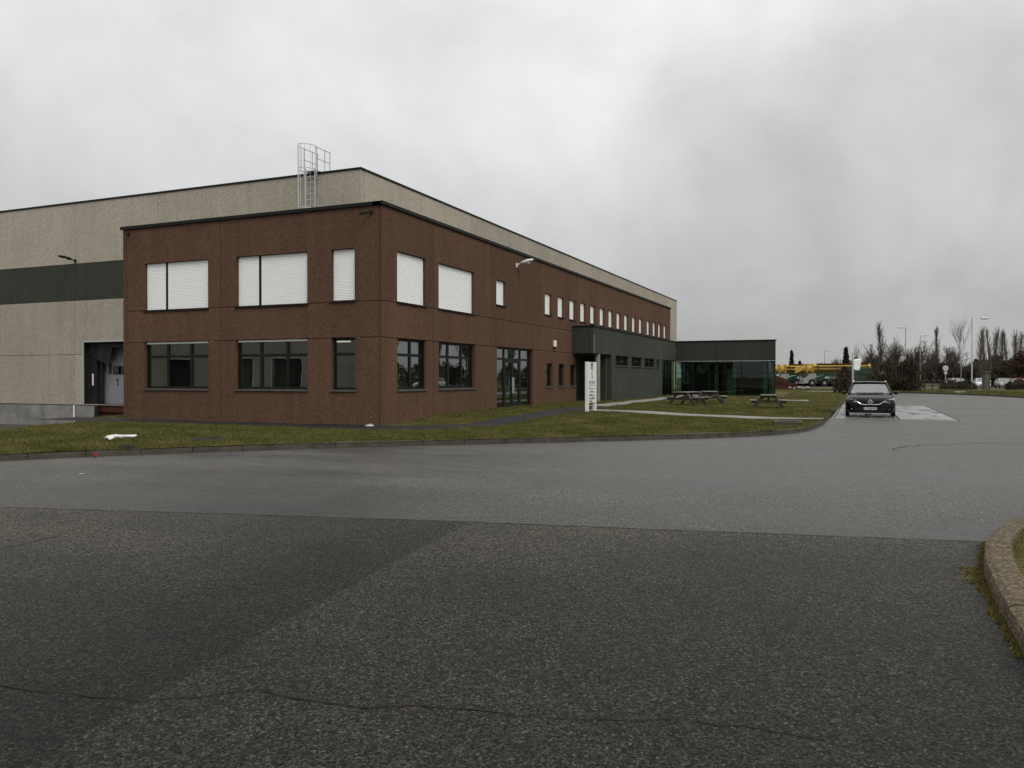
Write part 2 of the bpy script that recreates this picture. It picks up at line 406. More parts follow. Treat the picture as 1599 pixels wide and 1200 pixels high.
def smooth(x, a, b):
    t_ = min(1.0, max(0.0, (x - a) / (b - a))); return t_ * t_ * (3 - 2 * t_)
def inside(pt, poly):
    x, y = pt; r = False; j = len(poly) - 1
    for i in range(len(poly)):
        xi, yi = poly[i]; xj, yj = poly[j]
        if (yi > y) != (yj > y) and x < (xj - xi) * (y - yi) / (yj - yi) + xi: r = not r
        j = i
    return r
def sheet(name, poly, zf, step, mat, kind='structure', skirt=0.0):
    """ground sheet over a polygon, triangulated with inner points so that it can follow zf"""
    pts = []
    for (x0, y0), (x1, y1) in zip(poly, poly[1:] + poly[:1]):
        n = max(1, int(math.hypot(x1 - x0, y1 - y0) / step))
        pts += [(x0 + (x1 - x0) * i / n, y0 + (y1 - y0) * i / n) for i in range(n)]
    nb = len(pts); xs = [p[0] for p in poly]; ys = [p[1] for p in poly]
    y = min(ys) + step * 0.5
    while y < max(ys):
        x = min(xs) + step * 0.5
        while x < max(xs):
            q = (x + random.uniform(-.1, .1) * step, y + random.uniform(-.1, .1) * step)
            if inside(q, poly): pts.append(q)
            x += step
        y += step
    res = delaunay_2d_cdt([Vector(p) for p in pts], [], [list(range(nb))], 1, 1e-5)
    vv = [(p.x, p.y, zf(p.x, p.y)) for p in res[0]]
    m = MB(); m.v = vv; m.f = [tuple(f) for f in res[2]]
    me = m.mesh(name, fix=False)
    if me.polygons and sum(p.normal.z for p in me.polygons) < 0: me.flip_normals()
    me.polygons.foreach_set('use_smooth', [True] * len(me.polygons))
    o = link(name, me, mat); tag(o, kind=kind)
    return o

# ------------------------------------------------------------------ ground, roads, lawn
KERB = [(-13.1, 4.0), (-13.35, 3.1), (-12.9, 2.1), (-11.75, 1.13), (-10.35, .2), (-8.95, -.95), (-7.52, -2.34), (-6.03, -3.9), (-4.59, -5.67),
        (-2.94, -7.54), (-1.17, -9.56), (.3, -10.98), (1.25, -11.75), (2.36, -12.3), (3.4, -12.58), (4.74, -12.76), (7.01, -12.9), (12.73, -12.97),
        (23, -13.06), (36.45, -13.18), (55, -13.25), (66, -13.3), (67.6, -13.0), (68.2, -12.2), (68.2, 4)]
LAWN = [(x, y) for x, y in KERB[:-1]] + [(68.2, 6.5), (5, 6.5), (5, 13.6), (0, 13.3), (-3, 10.4), (-8.6, 6.2), (-11.6, 5.0)]
def lawn_z(x, y):
    z = 0.115 + 0.185 * smooth(x, -0.5, 7) * smooth(y, -11, -3.5)
    z -= 0.075 * smooth(x, -5.5, -2) * smooth(y, -4, 0) * (1 - smooth(x, 0, 3))
    z += 0.20 * math.exp(-((x + 6.6) ** 2 / 7 + (y - 4.0) ** 2 / 9))
    z += 0.02 * math.sin(x * 1.3 + y * 0.7) * math.sin(y * 1.1 - x * 0.4)
    return z
def yard_z(x, y):
    return -1.12 * smooth(x, -9, 5.5) * smooth(y - 0.55 * min(x, 0), 10.5, 15.5)

# the far ground: one sheet to the horizon, dropped out of the way under the roads and the buildings
gx = [-2500, -900, -300, -120, -82, -80, -40, 0, 40, 73, 74.5, 90, 110, 130, 160, 200, 260, 400, 800, 2500]
gy = [-2500, -900, -300, -150, -90, -72, -70, -50, -30, -10, 10, 30, 50, 62, 64, 90, 150, 300, 900, 2500]
m = MB()
for x in gx:
    for y in gy:
        inr = -81 < x < 74 and -71 < y < 63
        m.v.append((x, y, -2.0 if inr else (0.10 if x > 70 else -0.02)))
for i in range(len(gx) - 1):
    for j in range(len(gy) - 1):
        k = i * len(gy) + j; m.f.append((k, k + len(gy), k + len(gy) + 1, k + 1))
tag(m.build('ground', 'field', fix=False), kind='structure')

# asphalt yard: a gently uneven sheet, sloping down to the loading docks on the left
m = MB()
ax = [-82, -60, -40, -28] + [-22 + i * 1.0 for i in range(0, 33)] + [14, 20, 30, 40, 50, 60, 70, 78]
ay = [-72, -50, -35, -25, -20] + [-17 + i * 1.0 for i in range(0, 52)] + [38, 44, 52, 64]
for x in ax:
    for y in ay: m.v.append((x, y, yard_z(x, y)))
for i in range(len(ax) - 1):
    for j in range(len(ay) - 1):
        k = i * len(ay) + j; m.f.append((k, k + len(ay), k + len(ay) + 1, k + 1))
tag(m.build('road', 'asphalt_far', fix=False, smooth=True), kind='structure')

def flat(name, poly, z, mat, step=4.0): return sheet(name, poly, lambda x, y: z, step, mat)
# the older, coarser surface in front of the cross seam, in two lanes
SEAM = [(-15.9, -2.0), (-15.41, -4.31), (-14.75, -7.0), (-14.09, -9.82), (-13.6, -12.4), (-13.02, -15.19), (-12.6, -17.0)]
DIAG = [(-14.03, -10.07), (-16.2, -10.33), (-18.69, -10.68), (-19.72, -10.87), (-23, -11.4), (-34, -13.4)]
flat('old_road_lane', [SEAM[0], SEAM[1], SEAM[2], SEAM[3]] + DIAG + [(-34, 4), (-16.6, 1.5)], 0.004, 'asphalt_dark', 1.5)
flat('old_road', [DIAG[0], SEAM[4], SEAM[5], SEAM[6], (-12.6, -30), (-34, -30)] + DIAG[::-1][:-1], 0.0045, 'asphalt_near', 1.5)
def crack(name, pts, w, jag, z=0.0095):
    """an open crack in the surface: a thin jagged ribbon"""
    rnd = random.Random(len(pts) * 31 + int(abs(pts[0][0]) * 100)); P = []
    for (x0, y0), (x1, y1) in zip(pts[:-1], pts[1:]):
        L = math.hypot(x1 - x0, y1 - y0); n = max(2, int(L / 0.12))
        for i in range(n):
            t_ = i / n; P.append((x0 + (x1 - x0) * t_ + rnd.gauss(0, jag), y0 + (y1 - y0) * t_ + rnd.gauss(0, jag)))
    P.append(pts[-1]); m = MB(); ww = w
    for i, p in enumerate(P):
        a = P[max(0, i - 1)]; b = P[min(len(P) - 1, i + 1)]
        dx, dy = b[0] - a[0], b[1] - a[1]; L = math.hypot(dx, dy) or 1
        ww = w * rnd.uniform(0.35, 1.3) * (0.3 if i in (0, len(P) - 1) else 1)
        m.v += [(p[0] - dy / L * ww / 2, p[1] + dx / L * ww / 2, z), (p[0] + dy / L * ww / 2, p[1] - dx / L * ww / 2, z)]
    for i in range(len(P) - 1): m.f.append((2*i, 2*i+1, 2*i+3, 2*i+2))
    tag(m.build(name, 'joint_dark', fix=False), kind='structure')
crack('road_seam', SEAM, 0.022, 0.004)
crack('road_crack', [(-19.3, -9.6), (-19.1, -10.75), (-18.75, -11.2), (-18.78, -11.7), (-18.56, -12.17), (-18.5, -12.7), (-18.26, -13.29), (-18.2, -13.9)], 0.012, 0.014)
crack('road_crack', [(-17.4, -6.7), (-17.0, -6.66), (-16.5, -6.62), (-16.1, -6.53)], 0.012, 0.008)
crack('road_crack', [(-2.5, -14.6), (-1.0, -15.1), (0.6, -16.9), (0.2, -19), (0.5, -22)], 0.028, 0.03)
crack('road_crack', [(3.4, -13.2), (3.0, -14.6), (3.3, -16.2)], 0.04, 0.02)

sheet('lawn', LAWN, lawn_z, 0.8, 'grass_ground')
def on_lawn(name, poly, mat, dz=0.012, step=0.7):
    return sheet(name, poly, lambda x, y: lawn_z(x, y) + dz, step, mat)
PATH_BIT = [(-1.75, 14.0), (-1.75, -2.6), (-1.2, -3.3), (0.2, -3.75), (4, -4.15), (9, -4.2), (12.6, -3.9), (13.4, -3.4), (13.0, -2.6), (9, -2.85), (4, -2.85), (1, -2.6), (0.1, -1.7), (0.1, 14.0)]
on_lawn('bitumen_path', PATH_BIT, 'bitumen_path')
PATH_GREEN = [(12.8, -3.75), (18, -3.65), (30, -3.6), (39.0, -3.6), (39.0, -2.3), (30, -2.4), (18, -2.45), (13.0, -2.6)]
on_lawn('concrete_path', PATH_GREEN, 'concrete_path', 0.018)
PATH_CROSS = [(7.75, -12.85), (9.15, -12.85), (9.25, -8), (9.35, -4.1), (7.95, -4.1), (7.85, -8)]
on_lawn('concrete_path', PATH_CROSS, 'concrete_path', 0.020)
SLAB2 = [(30.6, -9.2), (33.4, -9.2), (33.6, -11.0), (30.8, -11.2)]
on_lawn('concrete_slab', SLAB2, 'concrete_path', 0.025)
YARD_APRON = [(-13.3, 4.9), (-8.8, 7.2), (-3.4, 11.4), (-6, 16), (-16, 14), (-20, 5), (-14.6, 3.2)]
sheet('concrete_apron', YARD_APRON, lambda x, y: yard_z(x, y) + 0.012, 0.5, 'concrete')
# paved strip across the far end of the lawn and the verge beyond the far kerb
flat('far_path', [(68.45, -12.9), (71.5, -12.9), (71.5, 6), (68.45, 6)], 0.13, 'concrete', 3)
FARK = [(71.8, -12.2), (71.6, -14.5), (69.87, -17.58), (66.6, -20.2), (62.08, -22.58), (57, -24.4), (50.98, -25.76), (44, -26.8), (36, -27.6), (20, -28.6), (0, -29.3)]
sheet('verge', FARK + [(0, -44), (60, -46), (84, -46), (84, 8), (71.8, 8)], lambda x, y: 0.12 + 0.02 * math.sin(x * .4) * math.sin(y * .5) + 0.10 * smooth(x - y * 0.4, 84, 92), 2.0, 'grass_verge')

# weighbridge sunk in the road beside the lawn: wet deck plates between steel edges
wb = link('weighbridge', MB().box(11.7, 28.2, -17.5, -13.05, -0.3, 0.006).mesh('weighbridge'), 'wet_concrete'); tag(wb, kind='structure')
for a, b in ((-17.35, -15.45), (-15.35, -13.2)):
    for i in range(3):
        x0 = 11.95 + i * 5.4
        MB().box(x0, x0 + 5.34, a, b, -0.02, 0.016 + 0.002 * i).build('deck_plate', 'weighbridge_deck', wb)
for y in (-17.42, -15.4, -13.13): MB().box(11.8, 28.1, y - 0.025, y + 0.025, -0.02, 0.024).build('steel_edge', 'frame_dark', wb)

def kerb(name, line, width, height, length, mat, chamfer=0.03, zoff=None, gap=0.012, side=1):
    """kerb of separate stones along a line; side = +1 puts the stones on the left of the direction of travel"""
    d = [0]
    for a, b in zip(line[:-1], line[1:]): d.append(d[-1] + math.hypot(b[0] - a[0], b[1] - a[1]))
    def at(s_):
        s_ = min(max(s_, 0), d[-1] - 1e-6)
        i = max(k for k in range(len(d) - 1) if d[k] <= s_)
        t_ = (s_ - d[i]) / (d[i+1] - d[i]); a, b = line[i], line[i+1]
        return Vector((a[0] + (b[0] - a[0]) * t_, a[1] + (b[1] - a[1]) * t_))
    def frame(s_):
        p = at(s_); tg = (at(s_ + 0.25) - at(s_ - 0.25)).normalized()
        return p, Vector((-tg.y, tg.x)) * side
    bed = MB(); rings = []
    for k in range(int(d[-1] / 0.5) + 1):
        p, nn = frame(k * 0.5); q0 = p + nn * (0.02 + chamfer * 1.2); q1 = p + nn * (width - 0.03)
        rings.append([(q0.x, q0.y, -0.1), (q1.x, q1.y, -0.1), (q1.x, q1.y, height - 0.03), (q0.x, q0.y, height - 0.03)])
    root = bed.loft(rings).build(name, 'joint_dark'); tag(root, kind='structure')
    n = int(d[-1] / length); L = d[-1] / n; rnd = random.Random(5)
    for k in range(n):
        m = MB(); rings = []
        for j in range(4):
            p, nn = frame(k * L + gap / 2 + (L - gap) * j / 3)
            dz = rnd.uniform(-0.004, 0.004) if j == 0 else dz
            prof = [(0.0, -0.12), (0.008, height - chamfer * 1.6), (chamfer * 0.5, height - chamfer * 0.5), (chamfer * 1.5, height), (width - 0.01, height), (width, height - 0.02), (width, -0.12)]
            rings.append([(p.x + nn.x * a, p.y + nn.y * a, z + dz) for a, z in prof])
        m.loft(rings).build('kerb_stone', mat, root)
    return root
kerb('lawn_kerb', KERB, 0.15, 0.125, 1.0, 'kerb_concrete')
kerb('far_kerb', FARK[:-1], 0.15, 0.13, 2.0, 'kerb_concrete')
ISL = [(-24, -14.74), (-20, -14.8), (-16.67, -14.86), (-15.6, -14.87), (-14.57, -14.92), (-13.75, -15.02), (-13.09, -15.18), (-12.45, -15.38), (-11.88, -15.66), (-11.4, -16.05), (-11.05, -16.6), (-10.9, -17.3), (-10.9, -21)]
kerb('island_kerb', ISL, 0.22, 0.15, 0.95, 'kerb_gravel', 0.04, side=-1, gap=0.022)
sheet('island_lawn', [(x - 0.05 if x > -11.5 else x, y - 0.18) for x, y in ISL] + [(-24, -21)], lambda x, y: 0.125 + 0.02 * math.sin(x * 2) * math.sin(y * 2.3), 0.4, 'grass_ground')

# ------------------------------------------------------------------ grass blades (numpy triangles)
def blades(name, poly, n, zf, hmin, hmax, width, mat, seed, excl=(), bbox=None, near=None, clump=0.0):
    rg = np.random.default_rng(seed); P = np.array(poly)
    lo, hi = (P.min(0), P.max(0)) if bbox is None else (np.array(bbox[0]), np.array(bbox[1]))
    pts = np.empty((0, 2))
    while len(pts) < n:
        q = lo + rg.random((n * 2, 2)) * (hi - lo)
        def ins(poly_, q):
            r = np.zeros(len(q), bool); j = len(poly_) - 1
            for i in range(len(poly_)):
                xi, yi = poly_[i]; xj, yj = poly_[j]
                if yi != yj:
                    r ^= ((yi > q[:, 1]) != (yj > q[:, 1])) & (q[:, 0] < (xj - xi) * (q[:, 1] - yi) / (yj - yi) + xi)
                j = i
            return r
        ok = ins(poly, q)
        for e in excl: ok &= ~ins(e, q)
        if near is not None:                      # thinner far away
            dd = np.hypot(q[:, 0] - cam.location.x, q[:, 1] - cam.location.y)
            ok &= rg.random(len(q)) < np.clip((near / dd) ** 1.6, 0, 1)
        pts = np.vstack([pts, q[ok]])
    pts = pts[:n]
    z = np.array([zf(x, y) for x, y in pts])
    patch = 0.5 + 0.5 * np.sin(pts[:, 0] * 1.7 + 1.3 * np.sin(pts[:, 1] * 1.1)) * np.sin(pts[:, 1] * 2.1 + np.sin(pts[:, 0] * .9))
    h = (hmin + (hmax - hmin) * rg.random(n)) * (0.7 + 0.5 * patch); a = rg.random(n) * 2 * np.pi; lean = rg.normal(0, 0.55, (n, 2)) * h[:, None]
    dx = np.cos(a) * width / 2; dy = np.sin(a) * width / 2
    v = np.empty((n, 3, 3))
    v[:, 0] = np.c_[pts[:, 0] - dx, pts[:, 1] - dy, z - 0.005]; v[:, 1] = np.c_[pts[:, 0] + dx, pts[:, 1] + dy, z - 0.005]
    v[:, 2] = np.c_[pts + lean, z + h]
    return tri_mesh(name, v, mat)
def tri_mesh(name, v, mat, parent=None):
    n = len(v); me = bpy.data.meshes.new(name)
    me.vertices.add(n * 3); me.vertices.foreach_set('co', v.reshape(-1))
    me.loops.add(n * 3); me.loops.foreach_set('vertex_index', np.arange(n * 3, dtype=np.int32))
    me.polygons.add(n); me.polygons.foreach_set('loop_start', np.arange(0, n * 3, 3, dtype=np.int32))
    me.update(); me.validate()
    return link(name, me, mat, parent)
BLD = [[(-0.02, -0.02), (-0.02, 12), (60, 12), (60, -0.02)], [(18.6, -1.2), (18.6, 1), (60, 1), (60, -1.2)], [(39, -9), (39, 1), (60, 1), (60, -8)]]
g = blades('lawn_grass', LAWN, 330000, lawn_z, 0.025, 0.065, 0.013, 'grass_blade', 3, [PATH_BIT, PATH_GREEN, PATH_CROSS, SLAB2] + BLD, near=17)
tag(g, 'short olive green grass covering the lawn round the building', 'grass', kind='stuff')
g = blades('lawn_tufts', LAWN, 26000, lawn_z, 0.06, 0.13, 0.012, 'grass_blade', 9, [PATH_BIT, PATH_GREEN, PATH_CROSS, SLAB2] + BLD, near=15, bbox=((-13.4, -13), (22, 11)))
tag(g, 'taller loose tufts scattered through the lawn', 'grass', kind='stuff')
g = blades('verge_grass', FARK + [(0, -44), (60, -46), (84, -46), (84, 8), (71.8, 8)], 40000, lambda x, y: 0.13, 0.05, 0.14, 0.04, 'grass_blade', 5, bbox=((36, -40), (82, 6)))
tag(g, 'rough grass on the verge beyond the far kerb', 'grass', kind='stuff')
g = blades('island_grass', [(x, y - 0.23) for x, y in ISL] + [(-24, -21)], 16000, lambda x, y: 0.12, 0.03, 0.075, 0.008, 'grass_blade', 6, bbox=((-18, -18), (-10.9, -15)))
tag(g, 'grass inside the curved kerb at the right edge', 'grass', kind='stuff')
# moss and weeds growing in the joint at the foot of the island kerb
rg = np.random.default_rng(12); tri = []
for (x0, y0), (x1, y1) in zip(ISL[2:10], ISL[3:11]):
    L = math.hypot(x1 - x0, y1 - y0); nx, ny = -(y1 - y0) / L, (x1 - x0) / L
    for k in range(int(L * 2200)):
        t_ = rg.random(); x = x0 + (x1 - x0) * t_; y = y0 + (y1 - y0) * t_
        wdt = 0.012 + 0.026 * max(0, math.sin(x * 5.1) * math.sin(x * 2.3 + 1)) + (0.055 if -14.9 < x < -14.3 else 0)
        o = abs(rg.normal(0, wdt)); x += nx * o; y += ny * o
        a = rg.random() * 6.28; w = 0.008; h = rg.random() * 0.03 * max(0.15, 1 - o / 0.12) + 0.004
        tri.append([(x - math.cos(a) * w, y - math.sin(a) * w, 0.006), (x + math.cos(a) * w, y + math.sin(a) * w, 0.006), (x + rg.normal(0, .008), y + rg.normal(0, .008), 0.008 + h)])
tag(tri_mesh('moss', np.array(tri), 'moss'), 'yellow green moss along the foot of the curved kerb', 'moss', kind='stuff')

# ------------------------------------------------------------------ buildings
def pane_box(F, a0, a1, z0, z1, n): 
    return MB(F).box(a0, a1, z0, z1, n - 0.006, n + 0.006)
def window(F, a0, a1, z0, z1, parent, mull=(), trans=None, shutter=False, sill=True, side_frame=0.085, depth=-0.13, name='window', glassm='window_glass', half_mull=()):
    """frame (part) with panes, shutters and sill as its sub-parts"""
    mull = sorted(mull); fr = MB(F); w = side_frame; n0, n1 = depth - 0.06, depth
    fr.box(a0, a0 + w, z0, z1, n0, n1).box(a1 - w, a1, z0, z1, n0, n1).box(a0 + w, a1 - w, z0, z0 + w, n0, n1).box(a0 + w, a1 - w, z1 - w, z1, n0, n1)
    cuts = [a0 + w] + [x for m_ in mull for x in (m_ - 0.055, m_ + 0.055)] + [a1 - w]
    for m_ in mull: fr.box(m_ - 0.055, m_ + 0.055, z0 + w, z1 - w, n0, n1 + 0.004)
    if trans:
        for i in range(0, len(cuts), 2): fr.box(cuts[i], cuts[i+1], trans - 0.05, trans + 0.05, n0, n1 - 0.003)
    o = fr.build(name, 'frame_dark', parent)
    zs = [(z0 + w, z1 - w)] if not trans else [(z0 + w, trans - 0.05), (trans + 0.05, z1 - w)]
    for i in range(0, len(cuts), 2):
        for za, zb in zs:
            pane_box(F, cuts[i], cuts[i+1], za, zb, depth - 0.035).build('pane', glassm, o)
    if shutter:
        for i in range(0, len(cuts), 2):
            s0 = cuts[i] - (w - 0.025 if i == 0 else 0.0); s1 = cuts[i+1] + (w - 0.025 if i + 2 >= len(cuts) else 0.0)
            sh = MB(F); zz = z0 + 0.02; k = 0; ht = 0.052; prof = []
            while zz < z1 - 0.02:
                prof += [(zz, depth + 0.012), (zz + 0.008, depth + 0.027), (min(zz + ht - 0.006, z1 - .015), depth + 0.025), (min(zz + ht, z1 - .012), depth + 0.012)]
                zz += ht
            prof.append((z1 - 0.01, depth + 0.005)); prof.insert(0, (z0 + 0.015, depth + 0.005))
            sh.loft([[F(s0, z, n) for z, n in prof], [F(s1, z, n) for z, n in prof]], close=False, caps=False)
            sh.build('shutter', 'shutter_white', o, fix=False)
    if sill:
        MB(F).quadbox([F(a0 - 0.04, z0 - 0.055, depth - 0.05), F(a1 + 0.04, z0 - 0.055, depth - 0.05), F(a1 + 0.04, z0 - 0.055, 0.055), F(a0 - 0.04, z0 - 0.055, 0.055),
                       F(a0 - 0.04, z0 + 0.012, depth - 0.05), F(a1 + 0.04, z0 + 0.012, depth - 0.05), F(a1 + 0.04, z0 - 0.02, 0.055), F(a0 - 0.04, z0 - 0.02, 0.055)]).build('sill', 'sill_grey' if not shutter else 'coping_dark', o)
    return o

J1, J2, HB = 2.90, 4.07, 7.12
FL = lambda a, z, n: (-n, a, z)            # left facade of the brown block (faces -X)
FR = lambda a, z, n: (a, -n, z)            # long right facade (faces -Y)
office = thing('office_building', 'two storey brown pebbled concrete office block with white shutters on its upper windows', 'building')
left_up = [(7.21, 10.26, 4.07, 5.80), (2.91, 5.94, 4.07, 5.80), (1.03, 1.95, 4.11, 5.80)]
left_lo = [(7.21, 10.29, 1.19, 2.90), (2.91, 5.97, 1.19, 2.90), (1.01, 1.95, 1.19, 2.90)]
nar_u = [14.56, 16.38, 18.19, 19.98, 21.76, 23.59, 25.41, 27.18, 28.99, 30.97, 32.81, 35.05, 36.9, 38.64, 40.5]
right_up = [(0.93, 2.86, 4.11, 5.78), (3.79, 6.72, 4.11, 5.76)] + [(8.85, 9.82, 4.68, 5.72)] + [(u, u + 0.92, 4.68, 5.71) for u in nar_u]
right_lo = [(0.94, 2.86, 1.19, 2.90), (3.79, 6.80, 1.19, 2.90), (8.91, 13.0, 0.24, 2.90)] + [(u, u + 0.93, 1.15, 2.29) for u in (14.70, 16.48, 18.30)]
TH = 0.26
for a0, a1 in ((0.10, 6.64), (6.64, 11.16)):
    panel('wall_panel', FL, a0, a1, -0.4, J1, left_lo, -TH, 0, 'brown_panel', office)
    panel('wall_panel', FL, a0, a1, J1, J2, [], -TH, 0, 'brown_panel', office)
    panel('wall_panel', FL, a0, a1, J2, HB, left_up, -TH, 0, 'brown_panel', office)
panel('wall_panel', FL, 11.16, 11.36, -0.4, HB, [], -TH, -0.004, 'brown_panel', office)
rj = [0.0, 3.39, 8.21, 13.9, 19.6, 25.0, 30.6, 36.3, 42.9]
for i, (a0, a1) in enumerate(zip(rj[:-1], rj[1:])):
    nb = 0.10
    for z0, z1, hs in ((-0.4, J1, right_lo), (J1, J2, []), (J2, HB, right_up)):
        panel('wall_panel', FR, a0 - (0.0 if i else -0.006), a1, z0, z1, hs, -nb - 0.14 if i else -0.095, 0, 'brown_panel', office)
# side wall and back wall
panel('wall_panel', lambda a, z, n: (a, 11.36 + n, z), 0.27, 9.4, -1.3, HB, [], -0.2, 0, 'brown_panel', office)
panel('wall_panel', lambda a, z, n: (42.9 + n, a, z), 0.25, 7.1, -0.3, HB, [], -0.2, 0, 'brown_panel', office)
# backing behind the joints so that no daylight shows through, following the openings
panel('backing', FL, 0.3, 11.1, -0.3, HB - 0.1, [(h[0] - .02, h[1] + .02, h[2] - .02, h[3] + .02) for h in left_lo + left_up], -TH - 0.05, -TH + 0.02, 'joint_dark', office)
panel('backing', FR, 0.35, 42.7, -0.3, HB - 0.1, [(h[0] - .02, h[1] + .02, h[2] - .02, h[3] + .02) for h in right_lo + right_up], -TH - 0.05, -TH + 0.03, 'joint_dark', office)
# copings
MB().box(-0.07, 0.30, 0.0, 11.42, HB, HB + 0.11).build('coping', 'coping_dark', office)
MB().box(-0.07, 42.97, -0.07, 0.30, HB + 0.002, HB + 0.112).build('coping', 'coping_dark', office)
MB().box(0.2, 9.6, 11.1, 11.42, HB, HB + 0.108).build('coping', 'coping_dark', office)
MB().box(0.2, 42.7, 0.2, 11.2, 6.72, 6.86).build('roof', 'roofing', office)
# windows
for k, h in enumerate(left_up): window(FL, *h, office, mull=[(9.26,), (4.97,), ()][k], shutter=True)
for k, h in enumerate(left_lo): window(FL, *h, office, mull=[(9.25, 8.13), (4.95, 3.83), ()][k], trans=2.36)
for h in left_lo[:2]:
    MB(FL).box(h[0] + 0.03, h[1] - 0.03, h[3] - 0.075, h[3] - 0.012, -0.128, -0.10).build('rolled_shutter', 'shutter_white', office)
for k, h in enumerate(right_up): window(FR, *h, office, shutter=True)
window(FR, *right_lo[0], office, mull=(1.98,), trans=2.36); window(FR, *right_lo[1], office, mull=(4.75, 5.85), trans=2.36)
for h in right_lo[3:]: window(FR, *h, office)
# entrance door in the long facade: two leaves between glazed side lights
ent = window(FR, 8.91, 13.0, 0.24, 2.90, office, mull=(9.95, 11.75), trans=2.40, sill=False, name='entrance_door')
for a0, a1 in ((9.995, 10.85), (10.85, 11.705)):
    fr = MB(FR); fr.box(a0, a0 + 0.09, 0.30, 2.35, -0.185, -0.12).box(a1 - 0.09, a1, 0.30, 2.35, -0.185, -0.12).box(a0 + .09, a1 - .09, 0.30, 0.48, -0.185, -0.12).box(a0 + .09, a1 - .09, 2.24, 2.35, -0.185, -0.12).box(a0 + .09, a1 - .09, 1.22, 1.30, -0.185, -0.122)
    fr.build('door_leaf', 'frame_dark', ent)
for a in (10.78, 10.92): MB(FR).box(a - 0.015, a + 0.015, 0.9, 1.6, -0.10, -0.07).build('door_handle', 'galvanised', ent)
MB(FR).box(8.8, 13.1, 0.10, 0.235, -0.2, 0.35).build('doorstep', 'concrete', office)
# interior: floor, ceiling slabs, partitions
MB().box(0.32, 42.5, 0.32, 7.0, 0.08, 0.2).build('floor_slab', 'interior_floor', office)
MB().box(0.32, 9.4, 7.0, 11.1, 0.08, 0.2).build('floor_slab', 'interior_floor', office)
MB().box(0.32, 42.5, 0.32, 11.1, 2.98, 3.2).build('ceiling', 'interior_wall', office)
MB().box(5.2, 5.35, 0.4, 11.0, 0.2, 2.98).build('partition', 'interior_wall', office)
MB().box(0.4, 5.2, 6.55, 6.7, 0.2, 2.98).build('partition', 'interior_wall', office)
MB().box(5.4, 42.4, 4.8, 4.95, 0.2, 2.98).build('partition', 'interior_dark', office)
MB().box(13.6, 13.75, 0.4, 4.8, 0.2, 2.98).build('partition', 'interior_wall', office)
for x, y in ((1.6, 1.5), (1.6, 3.2), (1.6, 4.9), (1.6, 8.6), (3.4, 4.2)):
    MB().box(x - 0.1, x + 0.1, y - 0.6, y + 0.6, 2.93, 2.975).build('ceiling_light', 'ceiling_lamp', office)

# ---- furniture seen through the ground floor glass
def desk(x, y, rz, label):
    d = thing('desk', label, 'desk', (x, y, 0.2), rz)
    MB().box(-0.8, 0.8, -0.4, 0.4, 0.72, 0.75).build('desk_top', 'interior_wall', d)
    for sx in (-0.75, 0.75): MB().box(sx - 0.02, sx + 0.02, -0.38, 0.38, 0, 0.719).build('desk_leg', 'steel_grey', d)
def monitor(x, y, rz, label):
    d = thing('monitor', label, 'monitor', (x, y, 0.951), rz)
    MB().box(-0.28, 0.28, -0.02, 0.02, 0.12, 0.46).build('screen', 'black_print', d); MB().box(-0.12, 0.12, -0.1, 0.1, 0, 0.015).bar((0, 0.03, 0.01), (0, 0.03, 0.25), 0.04).build('stand', 'steel_grey', d)
desk(1.5, 4.6, R(90), 'grey desk inside behind the middle ground floor window'); monitor(1.6, 4.8, R(80), 'black monitor on the desk behind the middle ground floor window')
desk(1.5, 8.9, R(90), 'grey desk inside behind the leftmost ground floor window'); monitor(1.6, 8.6, R(100), 'black monitor on the desk behind the leftmost ground floor window')
cp = thing('copier', 'pale office copier standing behind the middle ground floor window', 'copier', (3.6, 3.2, 0.2), 0)
MB().box(-0.35, 0.35, -0.33, 0.33, 0, 0.95).build('cabinet', 'interior_wall', cp, bevel=0.02); MB().box(-0.36, -0.351, -0.25, 0.25, 0.45, 0.6).build('tray', 'black_print', cp); MB().box(-0.3, 0.3, -0.3, 0.3, 0.951, 1.08).build('scanner_lid', 'steel_grey', cp)
cb = thing('cupboard', 'dark tall cupboard against the office partition wall', 'cupboard', (4.7, 4.55, 0.2), 0)
MB().box(-0.4, 0.4, -0.5, 0.5, 0, 1.95).build('carcass', 'interior_dark', cb)
for sy in (-0.25, 0.25): MB().box(-0.42, -0.402, sy - 0.24, sy + 0.24, 0.05, 1.9).build('cupboard_door', 'interior_dark', cb)
sc_ = thing('office_screen', 'pale grey divider panel standing inside the right corner window', 'divider', (1.5, 1.3, 0.2), 0)
MB().box(-0.5, 0.5, -0.03, 0.03, 0.05, 1.55).build('divider_panel', 'interior_wall', sc_); MB().box(-0.5, -0.44, -0.2, 0.2, 0, 0.045).box(0.44, 0.5, -0.2, 0.2, 0, 0.045).build('foot', 'steel_grey', sc_)

